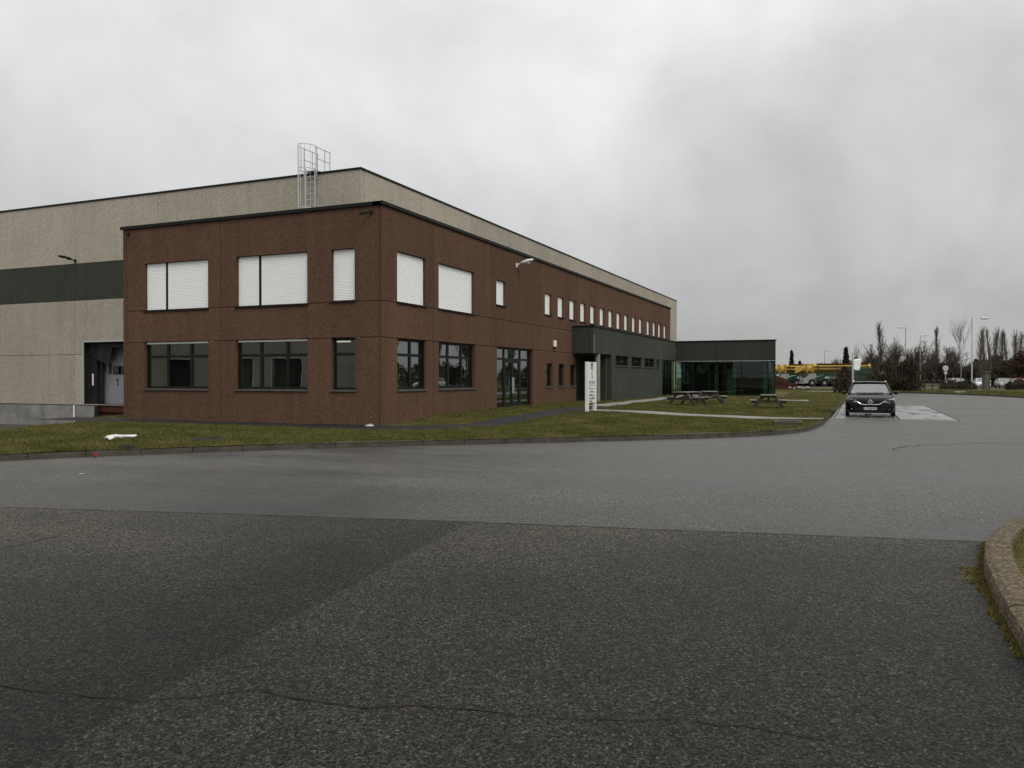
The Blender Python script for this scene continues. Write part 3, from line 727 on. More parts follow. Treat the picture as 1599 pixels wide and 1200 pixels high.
# ------------------------------------------------------------------ warehouse
WU, WV, HW = 9.5, 7.18, 11.24
FWL = lambda a, z, n: (WU - n, a, z)
FWR = lambda a, z, n: (a, WV - n, z)
wh = thing('warehouse', 'tall pale grey pebbled concrete warehouse with a dark green band behind the brown block', 'building')
DOCK = (21.6, 25.33, 0.12, 3.54)
wj = [7.18, 13.67, 19.75, 26.0, 32.25, 38.5, 44.7, 51]
for a0, a1 in zip(wj[:-1], wj[1:]):
    lo = 0.08 if a0 > 12 else 6.7
    if a0 > 12:
        panel('wall_panel', FWL, a0, a1, 0.08, 2.87, [DOCK], -0.3, 0, 'grey_panel', wh)
        panel('wall_panel', FWL, a0, a1, 2.87, 5.86, [DOCK], -0.3, 0, 'grey_panel', wh)
        panel('green_band', FWL, a0, a1, 5.86, 7.90, [], -0.3, -0.003, 'green_panel', wh, gap=0.008)
        panel('wall_panel', FWL, a0, a1, 7.90, HW, [], -0.3, 0, 'grey_panel', wh)
        panel('plinth', FWL, a0, a1, -1.6, 0.065, [(DOCK[0] - 0.05, DOCK[1] - 1.0, -0.55, 1)], -0.3, -0.03, 'plinth', wh, gap=0.02)
    else:
        panel('wall_panel', FWL, a0, a1, 6.6, HW, [], -0.3, 0, 'grey_panel', wh)
rjw = [9.5, 15.2, 21.06, 26.93, 32.8, 38.7, 44.7, 50.67, 56.6, 62.7, 68.78, 74.5, 80.0]
for i, (a0, a1) in enumerate(zip(rjw[:-1], rjw[1:])):
    panel('wall_panel', FWR, a0 + (0.302 if i == 0 else 0), a1, 0.0 if a0 > 36 else 6.6, HW, [], -0.25, 0, 'grey_panel', wh)
panel('wall_panel', lambda a, z, n: (80.0 + n, a, z), WV + 0.3, 51, 0, HW, [], -0.25, 0, 'grey_panel', wh)
panel('wall_panel', lambda a, z, n: (a, 51.0 + n, z), WU + 0.3, 80, -1.4, HW, [], -0.25, 0, 'grey_panel', wh)
MB().box(WU + 0.28, WU + 0.42, 7.6, 21.3, -1.4, HW - 0.05).box(WU + 0.28, WU + 0.42, 25.45, 50.8, -1.4, HW - 0.05).box(WU + 0.28, WU + 0.42, 21.3, 25.45, 3.7, HW - 0.05).build('backing', 'joint_dark', wh)
MB().box(WU + 0.5, 79.7, WV + 0.26, WV + 0.4, 0, HW - 0.05).build('backing', 'joint_dark', wh)
MB().box(WU - 0.05, WU + 0.34, WV - 0.05, 51.05, HW, HW + 0.08).build('coping', 'coping_dark', wh)
MB().box(WU + 0.34, 80.05, WV - 0.05, WV + 0.3, HW, HW + 0.078).build('coping', 'coping_dark', wh)
MB().box(WU + 0.2, 79.8, WV + 0.2, 50.8, HW - 0.5, HW - 0.35).build('roof', 'roofing', wh)
# rain pipe on the plinth
MB().tube((WU - 0.06, 26.0, -1.1), (WU - 0.06, 26.0, 0.06), 0.045, n=8).build('drain_pipe', 'white_paint', wh)
# loading dock
d0, d1, dz0, dz1 = DOCK
dk = MB(FWL).box(d1 - 0.03, d1 + 0.02, dz0, dz1 + 0.05, -0.02, 0.03).box(d0, d1 - 0.03, dz1, dz1 + 0.05, -0.02, 0.03).build('dock_frame', 'galvanised', wh)
MB(FWL).box(d1 - 0.03, d1 - 0.015, dz0, dz1, -0.31, -0.021).build('dock_jamb', 'shelter_fabric', wh)
# recess: side walls, ceiling and back
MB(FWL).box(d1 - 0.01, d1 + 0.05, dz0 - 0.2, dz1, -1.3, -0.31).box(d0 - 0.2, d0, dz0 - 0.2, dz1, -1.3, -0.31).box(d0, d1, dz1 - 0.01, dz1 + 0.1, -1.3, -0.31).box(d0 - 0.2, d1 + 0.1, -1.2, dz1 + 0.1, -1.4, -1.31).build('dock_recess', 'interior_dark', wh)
dd = MB(FWL); zz = 0.14
door = thing('dock_door', None, None); door.parent = wh
for k in range(6): MB(FWL).box(22.0, d1 - 0.2, 0.14 + k * 0.54, 0.14 + k * 0.54 + 0.535, -0.72, -0.68).build('door_section', 'door_grey', door)
MB(FWL).box(23.05, 23.86, 1.78, 2.22, -0.685, -0.665).build('door_window', 'frame_dark', door)
MB(FWL).box(23.11, 23.80, 1.84, 2.16, -0.67, -0.655).build('door_pane', 'annex_glass', door)
one = MB(FWL).box(23.45, 23.53, 1.12, 1.55, -0.679, -0.672)
one.quadbox([FWL(23.53, 1.42, -0.679), FWL(23.64, 1.38, -0.679), FWL(23.64, 1.38, -0.672), FWL(23.53, 1.42, -0.672), FWL(23.53, 1.55, -0.679), FWL(23.64, 1.44, -0.679), FWL(23.64, 1.44, -0.672), FWL(23.53, 1.55, -0.672)])
one.build('door_number', 'black_print', door)
sh = thing('dock_shelter', None, None); sh.parent = wh
MB(FWL).box(d1 - 0.66, d1 - 0.065, dz0, dz1 - 0.01, -0.42, -0.34).build('side_curtain', 'shelter_fabric', sh)
MB(FWL).box(d1 - 0.95, d1 - 0.67, dz0, dz1 - 0.9, -0.55, -0.45).build('side_pad', 'shelter_fabric', sh)
# torn head curtain sagging into the opening
rnd = random.Random(4); cols = 16; rows = 7; hc = MB()
for i in range(cols + 1):
    a = d1 - 0.1 - (d1 - d0 - 0.2) * i / cols; s_ = i / cols
    drop = 0.75 + 0.55 * smooth(s_, 0.05, 0.5) if s_ < 0.52 else (0.95 if s_ < 0.56 else 0.30)
    for j in range(rows + 1):
        t_ = j / rows
        hc.v.append(FWL(a, dz1 - 0.02 - drop * t_, -0.30 + 0.10 * math.sin(i * 1.3 + t_ * 3) * t_ + 0.12 * t_ * smooth(s_, 0, 0.45)))
for i in range(cols):
    for j in range(rows):
        k = i * (rows + 1) + j; hc.f.append((k, k + 1, k + rows + 2, k + rows + 1))
hc.build('head_curtain', 'shelter_fabric', sh, fix=False, smooth=True)
MB(FWL).box(d1 - 1.75, d1 - 1.55, dz1 - 1.75, dz1 - 1.15, -0.36, -0.33).build('torn_flap', 'shelter_fabric', sh)
MB(FWL).box(d1 - 0.38, d1 - 0.26, 1.16, 1.80, -0.339, -0.333).build('white_marker', 'white_paint', sh)
for a, z, r_ in ((d1 - 0.18, 3.33, 0.10), (d1 - 0.30, 3.20, 0.16)): MB().bar(FWL(a, z, -0.33), FWL(a - r_ * 0.4, z - r_, -0.33), 0.05, 0.02).build('white_marker', 'white_paint', sh)
lev = MB(FWL).box(d0, d1 - 1.02, -0.30, 0.125, -0.6, -0.09).build('dock_leveller', 'red_steel', wh)
MB(FWL).box(d0, d1 - 1.06, -0.52, -0.42, -0.55, -0.04).build('leveller_lip', 'red_steel', lev)
MB(FWL).box(d0, d1 - 1.04, -0.55, -0.31, -0.65, -0.2).build('leveller_frame', 'black_rubber', lev)
MB(FWL).box(d1 - 1.22, d1 - 0.98, -0.62, 0.05, -0.028, 0.12).build('dock_bumper', 'black_rubber', wh)

# ladder with safety cage on the warehouse's front face
LX, LY = WU, 9.80
lad = thing('roof_ladder', 'galvanised roof ladder with hooped safety cage on the warehouse wall', 'ladder', (LX, LY, 9.4))
z0 = 0.0; hz = HW + 0.08 - 9.4
for s_ in (-0.26, 0.26): MB().bar((-0.28, s_, -0.2), (-0.28, s_, hz + 0.16), 0.05, 0.03).build('stile', 'galvanised', lad)
k = 0
zz = 0.05
while zz < hz + 0.1:
    MB().tube((-0.28, -0.26, zz), (-0.28, 0.26, zz), 0.016, n=6).build('rung', 'galvanised', lad); zz += 0.27
for zz in (0.12, 0.9, 1.6): 
    for s_ in (-0.26, 0.26): MB().bar((-0.28, s_, zz), (-0.005, s_, zz), 0.04, 0.02).build('bracket', 'galvanised', lad)
def hoop(zz, tilt=0.0):
    pts = [(-0.28 + 0.0, 0.36, zz)]
    for i in range(13):
        t_ = math.pi * i / 12; pts.append((-0.42 - 0.62 * math.sin(t_), 0.40 * math.cos(t_), zz))
    pts.append((-0.28, -0.36, zz))
    m = MB()
    for a, b in zip(pts[:-1], pts[1:]): m.bar(a, b, 0.012, 0.036)
    return m
for zz in (0.10, hz + 0.02, hz + 1.12): hoop(zz).build('hoop', 'galvanised', lad)
for i in (0, 2, 4, 6, 8, 10, 12):
    t_ = math.pi * i / 12; x, y = -0.42 - 0.61 * math.sin(t_), 0.39 * math.cos(t_)
    MB().bar((x, y, 0.1 if 0 < i < 12 else hz - 0.1), (x, y, hz + 1.13), 0.026, 0.012, up=(math.sin(t_), math.cos(t_), 0)).build('cage_strip', 'galvanised', lad)
for s_ in (-0.36, 0.36):
    for x in (-0.28, 0.35, 0.75): MB().bar((x, s_, hz - 0.25 if x < 0 else hz), (x, s_, hz + 1.12), 0.034, 0.026).build('post', 'galvanised', lad)
    for zz in (hz + 0.58, hz + 1.10): MB().bar((-0.3, s_, zz), (0.77, s_, zz), 0.034, 0.026).build('guard_rail', 'galvanised', lad)
MB().box(-0.25, 0.75, -0.33, 0.33, hz + 0.02, hz + 0.06).build('platform', 'galvanised', lad)

# ------------------------------------------------------------------ green annex with canopy, wall and glazed pavilion
GV, G0, G1, GE = -1.17, 18.62, 39.11, -8.46
FG = lambda a, z, n: (a, GV - n, z)
FP = lambda a, z, n: (G1 - n, a, z)
annex = thing('green_annex', 'low dark green annex with entrance canopy and glazed pavilion beside the brown block', 'building')
ZT, ZB = 4.28, 2.88
panel('fascia_panel', FG, G0, 29.0, ZB, ZT, [], -0.2, 0, 'green_render', annex, gap=0.004)
panel('fascia_panel', FG, 29.0, G1, ZB, ZT, [], -0.2, 0, 'green_render', annex, gap=0.004)
panel('fascia_panel', lambda a, z, n: (G0 - n, a, z), GV + 0.21, -0.01, ZB, ZT, [], -0.2, 0, 'green_panel', annex, gap=0.004)
MB().tube((G0 + 0.03, GV - 0.03, ZB), (G0 + 0.03, GV - 0.03, ZT - 0.42), 0.022, n=8).build('conduit', 'steel_grey', annex)
panel('wall', FG, 22.03, 34.88, -0.2, ZB, [(22.85, 25.70, 2.29, ZB - .02), (26.40, 29.0, 2.29, ZB - .02), (29.66, 32.5, 2.29, ZB - .02), (33.1, 33.86, 2.29, ZB - .02)], -0.22, -0.005, 'green_render', annex, gap=0.004)
for a0, a1 in ((22.85, 25.70), (26.40, 29.0), (29.66, 32.5), (33.1, 33.86)): window(FG, a0, a1, 2.29, ZB - .02, annex, mull=((a0 + a1) / 2,) if a1 - a0 > 1 else (), glassm='annex_glass', side_frame=0.05)
# recessed entrance: soffit, side walls, door
MB().box(G0 + 0.2, 22.0, GV + 0.2, -0.02, ZB - 0.06, ZB - 0.005).build('soffit', 'green_panel', annex)
MB().box(21.55, 22.02, GV + 0.22, -0.02, -0.1, ZB - 0.06).build('return_wall', 'green_panel', annex)
ed = MB().box(19.3, 21.5, -0.10, -0.03, 0.28, 2.75).build('annex_door', 'frame_dark', annex)
for a0, a1 in ((19.4, 20.3), (20.4, 21.4)): MB().box(a0, a1, -0.12, -0.102, 0.4, 2.65).build('pane', 'annex_glass', ed)
MB().tube((19.85, GV + 0.16, 0.1), (19.85, GV + 0.16, ZB - 0.01), 0.15, n=16).build('column', 'concrete_path', annex, smooth=False)
MB().box(G0 - 0.04, G1 + 0.1, GV - 0.05, 0.0, ZT, ZT + 0.07).build('coping', 'coping_dark', annex)
MB().box(G0 + 0.1, G1 + 0.2, GV + 0.1, -0.02, ZT - 0.3, ZT - 0.2).build('roof', 'roofing', annex)
# pavilion: fascia in two panels over a glazed wall
back = [(G1 + 8.0, GE + 1.0), (G1 + 8.0, 0.0)]
panel('fascia_panel', FP, -4.28, GV, ZB - 0.04, ZT, [], -0.2, 0, 'green_panel', annex, gap=0.016)
panel('fascia_panel', FP, GE, -4.28, ZB - 0.04, ZT, [], -0.2, 0, 'green_panel', annex, gap=0.016)
MB(FP).box(GE, GV, ZB - 0.075, ZB - 0.045, -0.1, 0.03).build('drip_trim', 'galvanised', annex)
MB(FP).box(GE - 0.05, GV - 0.05, ZT, ZT + 0.075, -0.3, 0.05).build('coping', 'coping_dark', annex)
def skew(z0, z1, th, nm, mat):
    m = MB(); e = Vector((8.0, 1.0)).normalized(); nrm = Vector((e.y, -e.x))
    a = Vector((G1 + 0.02, GE)); b = Vector((G1 + 8.0, GE + 1.0)); c, d = a - nrm * th, b - nrm * th
    m.quadbox([(a.x, a.y, z0), (b.x, b.y, z0), (d.x, d.y, z0), (c.x, c.y, z0), (a.x, a.y, z1), (b.x, b.y, z1), (d.x, d.y, z1), (c.x, c.y, z1)])
    return m.build(nm, mat, annex)
skew(ZB - 0.04, ZT + 0.07, 0.2, 'side_fascia', 'green_panel')
skew(0.1, 0.32, 0.12, 'side_sill', 'frame_dark'); sp = skew(0.32, ZB - 0.04, 0.012, 'side_glazing', 'annex_glass')
MB(FP).box(GE + 0.01, GE + 0.13, 0.1, ZB - 0.08, -0.16, 0.0).build('corner_post', 'frame_dark', annex)
m = MB(); m.v = [(G1 + 0.1, GE + 0.1, ZT - 0.1), (G1 + 7.9, GE + 1.1, ZT - 0.1), (G1 + 7.9, 0, ZT - 0.1), (G1 + 0.1, 0, ZT - 0.1)]; m.f = [(0, 1, 2, 3)]
m.build('roof', 'roofing', annex)
MB().box(G1 + 0.15, G1 + 7.9, GE + 1.0, -0.1, 0.05, 0.24).build('floor_slab', 'interior_floor', annex)
MB().box(G1 + 0.15, G1 + 7.9, GE + 1.15, -0.1, ZB + 0.02, ZB + 0.1).build('ceiling', 'interior_dark', annex)
MB().box(G1 + 7.6, G1 + 7.8, -7.3, -0.1, 0.24, ZB).build('partition', 'interior_dark', annex)
cw = [GV, -2.53, -3.72, -4.30, -4.90, -6.08, -7.89, GE + 0.13]
rows_ = [0.28, 1.10, 1.94, ZB - 0.10]
for i, (a1, a0) in enumerate(zip(cw[:-1], cw[1:])):
    for z0, z1 in zip(rows_[:-1], rows_[1:]):
        MB(FP).box(a0 + 0.03, a1 - 0.03, z0 + 0.02, z1 - 0.02, -0.075, -0.06).build('pane', 'annex_glass', annex)
for a in cw[:-1]: MB(FP).box(a - 0.03, a + 0.03, 0.2, ZB - 0.08, -0.13, -0.03).build('mullion', 'frame_dark', annex)
for z in rows_: MB(FP).box(GE + 0.13, GV, z - 0.02, z + 0.02, -0.125, -0.035).build('transom', 'frame_dark', annex)
MB(FP).box(GE, GV, 0.0, 0.255, -0.2, 0.04).build('plinth', 'concrete_path', annex)
# glazed stretch at the end of the green wall
for i in range(4):
    a0 = 34.90 + i * 1.05
    for z0, z1 in zip(rows_[:-1], rows_[1:]): MB(FG).box(a0 + 0.03, a0 + 1.02, z0 + 0.02, z1 - 0.02, -0.075, -0.06).build('pane', 'annex_glass', annex)
    MB(FG).box(a0 - 0.03, a0 + 0.03, 0.2, ZB - 0.08, -0.13, -0.03).build('mullion', 'frame_dark', annex)
for z in rows_: MB(FG).box(34.9, 39.05, z - 0.02, z + 0.02, -0.125, -0.035).build('transom', 'frame_dark', annex)
MB(FG).box(34.88, 39.05, 0.0, 0.255, -0.2, 0.03).build('plinth', 'concrete_path', annex)
MB(FG).box(34.88, 39.1, ZB - 0.06, ZB - 0.005, -0.2, -0.01).build('head', 'frame_dark', annex)
# round scrollwork motifs behind the upper glass, pale green columns and a door inside
t = NT('pale_green_panel'); t.set((0.20, 0.30, 0.22), 0.6); M['pale_green_panel'] = t.m
def motif(name, F, a, z, r, n, label):
    m = MB()
    for rr in (r, r * 0.68, r * 0.36):
        pts = [F(a + rr * math.cos(i * math.pi / 12), z + rr * math.sin(i * math.pi / 12), n) for i in range(25)]
        m.path(pts, 0.022, 4)
    for i in range(8):
        t0 = i * math.pi / 4
        m.path([F(a + q * r * math.cos(t0 + 0.5 * q), z + q * r * math.sin(t0 + 0.5 * q), n) for q in (0.36, 0.6, 0.8, 1.0)], 0.018, 4)
    m.build(name, 'galvanised', annex)
motif('round_motif', FG, 36.6, 2.38, 0.40, -0.25, ''); motif('round_motif', FP, -1.95, 2.35, 0.40, -0.3, ''); motif('round_motif', FP, -3.15, 2.36, 0.40, -0.3, ''); motif('round_motif', FP, -1.95, 1.5, 0.36, -0.3, '')
for a in (-4.15, -7.65, -8.15): MB(FP).box(a - 0.13, a + 0.13, 0.25, ZB, -1.0, -0.75).build('inner_column', 'pale_green_panel', annex)
MB(FP).box(-5.60, -4.95, 0.27, 2.25, -0.6, -0.55).build('inner_door', 'pale_green_panel', annex)

# ------------------------------------------------------------------ fittings on the walls
def wall_lamp(F, a, z, label, mat, arm, tilt, size=1.0, sway=0.0):
    """street-light style head on a short arm; sits on a facade"""
    p = F(a, z, 0); o = thing('wall_lamp', label, 'lamp', p)
    rel = lambda a_, z_, n_: tuple(Vector(F(a + a_, z + z_, n_)) - Vector(p))
    MB().quadbox([rel(-.07, -.09, 0.002), rel(.07, -.09, 0.002), rel(.07, .09, 0.002), rel(-.07, .09, 0.002), rel(-.07, -.09, .04), rel(.07, -.09, .04), rel(.07, .09, .04), rel(-.07, .09, .04)]).build('base_plate', mat, o)
    MB().tube(rel(0, 0, 0.03), rel(sway * 0.4, tilt * 0.4, arm), 0.035, n=8).build('arm', mat, o)
    rings = []
    for q, w, h in ((0, .05, .04), (.15, .10, .07), (.5, .13, .09), (.85, .10, .06), (1, .03, .02)):
        c = Vector(rel(sway * (0.4 + q), tilt * (0.4 + 0.6 * q), arm + 0.62 * q * size)); side = (Vector(rel(1, 0, 0))).normalized(); up = Vector((0, 0, 1))
        rings.append([tuple(c + side * w * math.cos(k * math.pi / 4) * size + up * h * math.sin(k * math.pi / 4) * size) for k in range(8)])
    MB().loft(rings).build('lamp_head', mat, o, smooth=True)
    c = Vector(rel(sway * 0.9, tilt * 0.7, arm + 0.33 * size)); MB().box(c.x - 0.09, c.x + 0.09, c.y - 0.09, c.y + 0.09, c.z - 0.10 * size, c.z - 0.06 * size).build('lens', 'lamp_lens', o)
wall_lamp(FWL, 25.9, 8.05, 'black floodlight on the grey wall at the top of the green band', 'coping_dark', 0.2, 0.2, 1.05, 0.2)
wall_lamp(FR, 11.0, 6.58, 'white curved lamp high on the long brown facade', 'white_paint', 0.2, 0.22, 1.0)
wall_lamp(lambda a, z, n: (a, WV - n, z), 60.0, 6.2, 'dark lamp on an arm at the far end of the grey wall', 'coping_dark', 1.9, 0.2, 1.6)
def camera_box(x, y, z, label, dx):
    o = thing('security_camera', label, 'camera', (x, y, z))
    MB().box(-0.06, -0.001, -0.05, 0.05, -0.05, 0.05).build('bracket', 'coping_dark', o)
    MB().bar((-0.06, 0, 0), (-0.2, dx, -0.02), 0.03).build('arm', 'coping_dark', o); MB().bar((-0.16, dx * 0.3, -0.03), (-0.32, dx * 2.2, -0.08), 0.09, 0.09).build('housing', 'coping_dark', o, bevel=0.01)
camera_box(0, 0.38, 6.90, 'small black camera under the coping near the building corner', 0.12)
camera_box(0, 11.05, 6.95, 'small black camera under the coping at the left end of the brown wall', -0.12)
al = thing('alarm_box', 'small white siren box on the long brown facade above narrow windows', 'alarm', (15.8, 0, 3.12))
MB().box(-0.14, 0.14, -0.11, -0.002, 0, 0.32).build('casing', 'white_paint', al, bevel=0.02); MB().tube((0, -0.055, -0.1), (0, -0.055, 0), 0.06, n=10).build('beacon', 'coping_dark', al)

# ------------------------------------------------------------------ things on the lawn
sg = thing('totem_sign', 'white totem sign on two legs with a black loop logo, on the lawn', 'sign', (6.95, -4.58, lawn_z(7.6, -4.7) - 0.02))
SW = 1.12
for x in (0.0, SW - 0.16): MB().box(x, x + 0.16, -0.05, 0.05, -0.1, 1.93).build('leg', 'sign_white', sg)
MB().box(0.162, SW - 0.162, -0.042, 0.03, 0.38, 1.92).build('sign_panel', 'sign_white', sg)
def ribbon(pts, y):
    m = MB()
    for x, z, w in pts: m.v += [(x - w / 2, y, z), (x + w / 2, y, z), (x - w / 2, y + 0.004, z), (x + w / 2, y + 0.004, z)]
    for i in range(len(pts) - 1):
        k = 4 * i
        m.f += [(k, k+1, k+5, k+4), (k+2, k+6, k+7, k+3), (k, k+4, k+6, k+2), (k+1, k+3, k+7, k+5)]
    return m
lg = ribbon([(0.52, 1.62, .03), (.47, 1.70, .09), (.455, 1.78, .10), (.49, 1.85, .10), (.55, 1.895, .12), (.60, 1.88, .12), (.645, 1.83, .10), (.655, 1.76, .08), (.63, 1.68, .06), (.585, 1.60, .055), (.555, 1.52, .06), (.555, 1.44, .065), (.59, 1.35, .06), (.64, 1.29, .03), (.70, 1.25, .012)], -0.0475)
lg.build('loop_logo', 'black_print', sg)
def scribble(parent, x0, x1, z, h, seed, y=-0.046, mat='grey_print'):
    """line of lettering, too small in the photograph to read: stroke shapes only"""
    rnd = random.Random(seed); m = MB(); x = x0
    while x < x1 - h * 0.3:
        w = h * rnd.uniform(0.45, 0.75); k = rnd.randrange(5); s_ = h * 0.17
        if k != 4: m.box(x, x + s_, y, y + 0.003, z, z + h)
        if k in (0, 2): m.box(x + w - s_, x + w, y, y + 0.003, z, z + h)
        if k in (0, 1, 3): m.box(x + s_, x + w - s_, y, y + 0.003, z + h - s_, z + h)
        if k in (1, 2, 4): m.box(x + s_, x + w - s_, y, y + 0.003, z, z + s_)
        if k in (3, 0): m.box(x + s_, x + w - s_, y, y + 0.003, z + h * 0.45, z + h * 0.45 + s_)
        x += w + h * 0.22
    return m.build('lettering', mat, parent, fix=False)
scribble(sg, 0.21, 0.93, 1.10, 0.10, 1)
for k, (x1, z) in enumerate(((0.30, 0.93), (0.80, 0.79), (0.62, 0.655), (0.88, 0.525), (0.70, 0.405))):
    scribble(sg, 0.21, x1, z, 0.06, 10 + k)
for k in range(5): MB().box(0.20, 0.94, -0.047, -0.0435, 1.035 - k * 0.132, 1.055 - k * 0.132).build('rule', 'black_print', sg)

def picnic(x, y, rz, label, proto=[None]):
    z = lawn_z(x, y) - 0.01
    if proto[0] is None:
        o = thing('picnic_table', label, 'picnic table', (x, y, z), rz, 'picnic tables on the lawn'); o.scale = (1, 1, 0.86)
        tp = MB().box(-0.9, 0.9, -0.065, 0.065, 0, 0.04).mesh('plank', bevel=0.006)
        for k in range(5):
            p = link('top_plank', tp, 'weathered_top', o); p.location = (0, -0.29 + k * 0.145, 0.73)
        for s_ in (-1, 1):
            for k in range(2):
                p = link('seat_plank', tp, 'weathered_top', o); p.location = (0, s_ * (0.64 + k * 0.145), 0.44)
        for x_ in (-0.62, 0.62):
            for s_ in (-1, 1): MB().bar((x_, s_ * 0.68, 0.0), (x_, s_ * 0.22, 0.735), 0.05, 0.12, up=(0, 1, 0)).build('leg', 'weathered_wood', o)
            MB().box(x_ + 0.03, x_ + 0.075, -0.80, 0.80, 0.32, 0.435).build('seat_bearer', 'weathered_wood', o)
            MB().box(x_ + 0.03, x_ + 0.075, -0.36, 0.36, 0.63, 0.728).build('top_bearer', 'weathered_wood', o)
            MB().bar((x_ * 0.95, 0, 0.40), (x_ * 0.25, 0, 0.70), 0.045, 0.08).build('brace', 'weathered_wood', o)
        proto[0] = o
    else:
        o = copy_tree(proto[0]); o.location = (x, y, z); o.rotation_euler = (0, 0, rz); o['label'] = label
picnic(17.4, -6.35, R(-16), 'grey wooden picnic table nearest the green wall, standing slightly askew')
picnic(21.4, -6.75, R(14), 'grey wooden picnic table just behind the askew one')
picnic(18.6, -10.0, R(8), 'grey wooden picnic table standing alone nearer the car')

def on(x, y, dz=0.0): return (x, y, lawn_z(x, y) + dz)
mh = thing('manhole_cover', 'round dark iron manhole cover in the front lawn', 'manhole', on(-7.75, -0.25, -0.02))
MB().tube((0, 0, 0.0), (0, 0, 0.075), 0.42, n=28).build('ring', 'kerb_concrete', mh); MB().tube((0, 0, 0.076), (0, 0, 0.088), 0.33, n=28).build('lid', 'coping_dark', mh)
sl = thing('concrete_cover', 'flat concrete inspection cover in the lawn near the kerb bend', 'manhole', on(4.85, -11.95, 0.0), R(4))
MB().box(-0.55, 0.55, -0.42, 0.42, -0.05, 0.10).build('slab', 'kerb_concrete', sl, bevel=0.015); MB().box(-0.40, 0.40, -0.3, 0.3, 0.101, 0.115).build('lid', 'coping_dark', sl)
def rag(name, label, cat, x, y, pts, h, mat, seed, sc=1.0, tilt=0.0):
    pts = [(a * sc, b * sc) for a, b in pts]
    rnd = random.Random(seed); m = MB(); n = len(pts); cx = sum(p[0] for p in pts) / n; cy = sum(p[1] for p in pts) / n
    P = []
    for i in range(n):
        a, b = pts[i], pts[(i + 1) % n]; P += [a, ((a[0] + b[0]) / 2 + rnd.gauss(0, .012), (a[1] + b[1]) / 2 + rnd.gauss(0, .012))]
    rings = []
    for q in (1.0, 0.66, 0.33):
        rings.append([(cx + (px - cx) * q, cy + (py - cy) * q, 0.012 + h * (1 - q * 0.9) * rnd.uniform(0.5, 1.5)) for px, py in P])
    m.loft([[(p[0], p[1], -0.01) for p in rings[0]]] + rings)
    o = m.build(name, mat, None, smooth=True); o.location = on(x, y, 0.02 + 0.10 * (tilt > 0)); o.rotation_euler = Matrix.Rotation(tilt, 4, Vector((math.sin(YAW), -math.cos(YAW), 0))).to_euler(); tag(o, label, cat)
rag('plastic_sheet', 'torn white plastic sheet lying on the front lawn', 'litter', -8.7, 1.5,
    [(-0.35, 0.30), (-0.22, 0.36), (-0.15, 0.20), (0.02, 0.02), (0.10, -0.30), (0.30, -0.62), (0.16, -0.62), (0.0, -0.30), (-0.12, -0.06), (-0.38, 0.02), (-0.30, 0.18)], 0.05, 'white_paint', 2, 0.62, R(24))
rag('crumpled_paper', 'crumpled pale paper at the foot of the brown corner', 'litter', -0.30, 0.28, [(-.10, -.10), (.02, -.16), (.10, -.06), (.08, .10), (-.04, .14), (-.12, .06)], 0.06, 'galvanised', 5)
rag('black_litter', 'small black scrap of litter on the grass by the front kerb', 'litter', -9.75, 0.05, [(-.1, -.12), (.08, -.16), (.13, .05), (.02, .16), (-.12, .1)], 0.05, 'black_rubber', 6)
cn = thing('drink_can', 'small red and white can lying in the gutter', 'can', (-10.45, 0.10, 0.035), R(70))
MB().tube((-0.06, 0, 0), (0.04, 0, 0), 0.034, n=12).build('body', 'car_red', cn); MB().tube((0.0405, 0, 0), (0.06, 0, 0), 0.031, 0.026, n=12).build('lid', 'white_paint', cn)

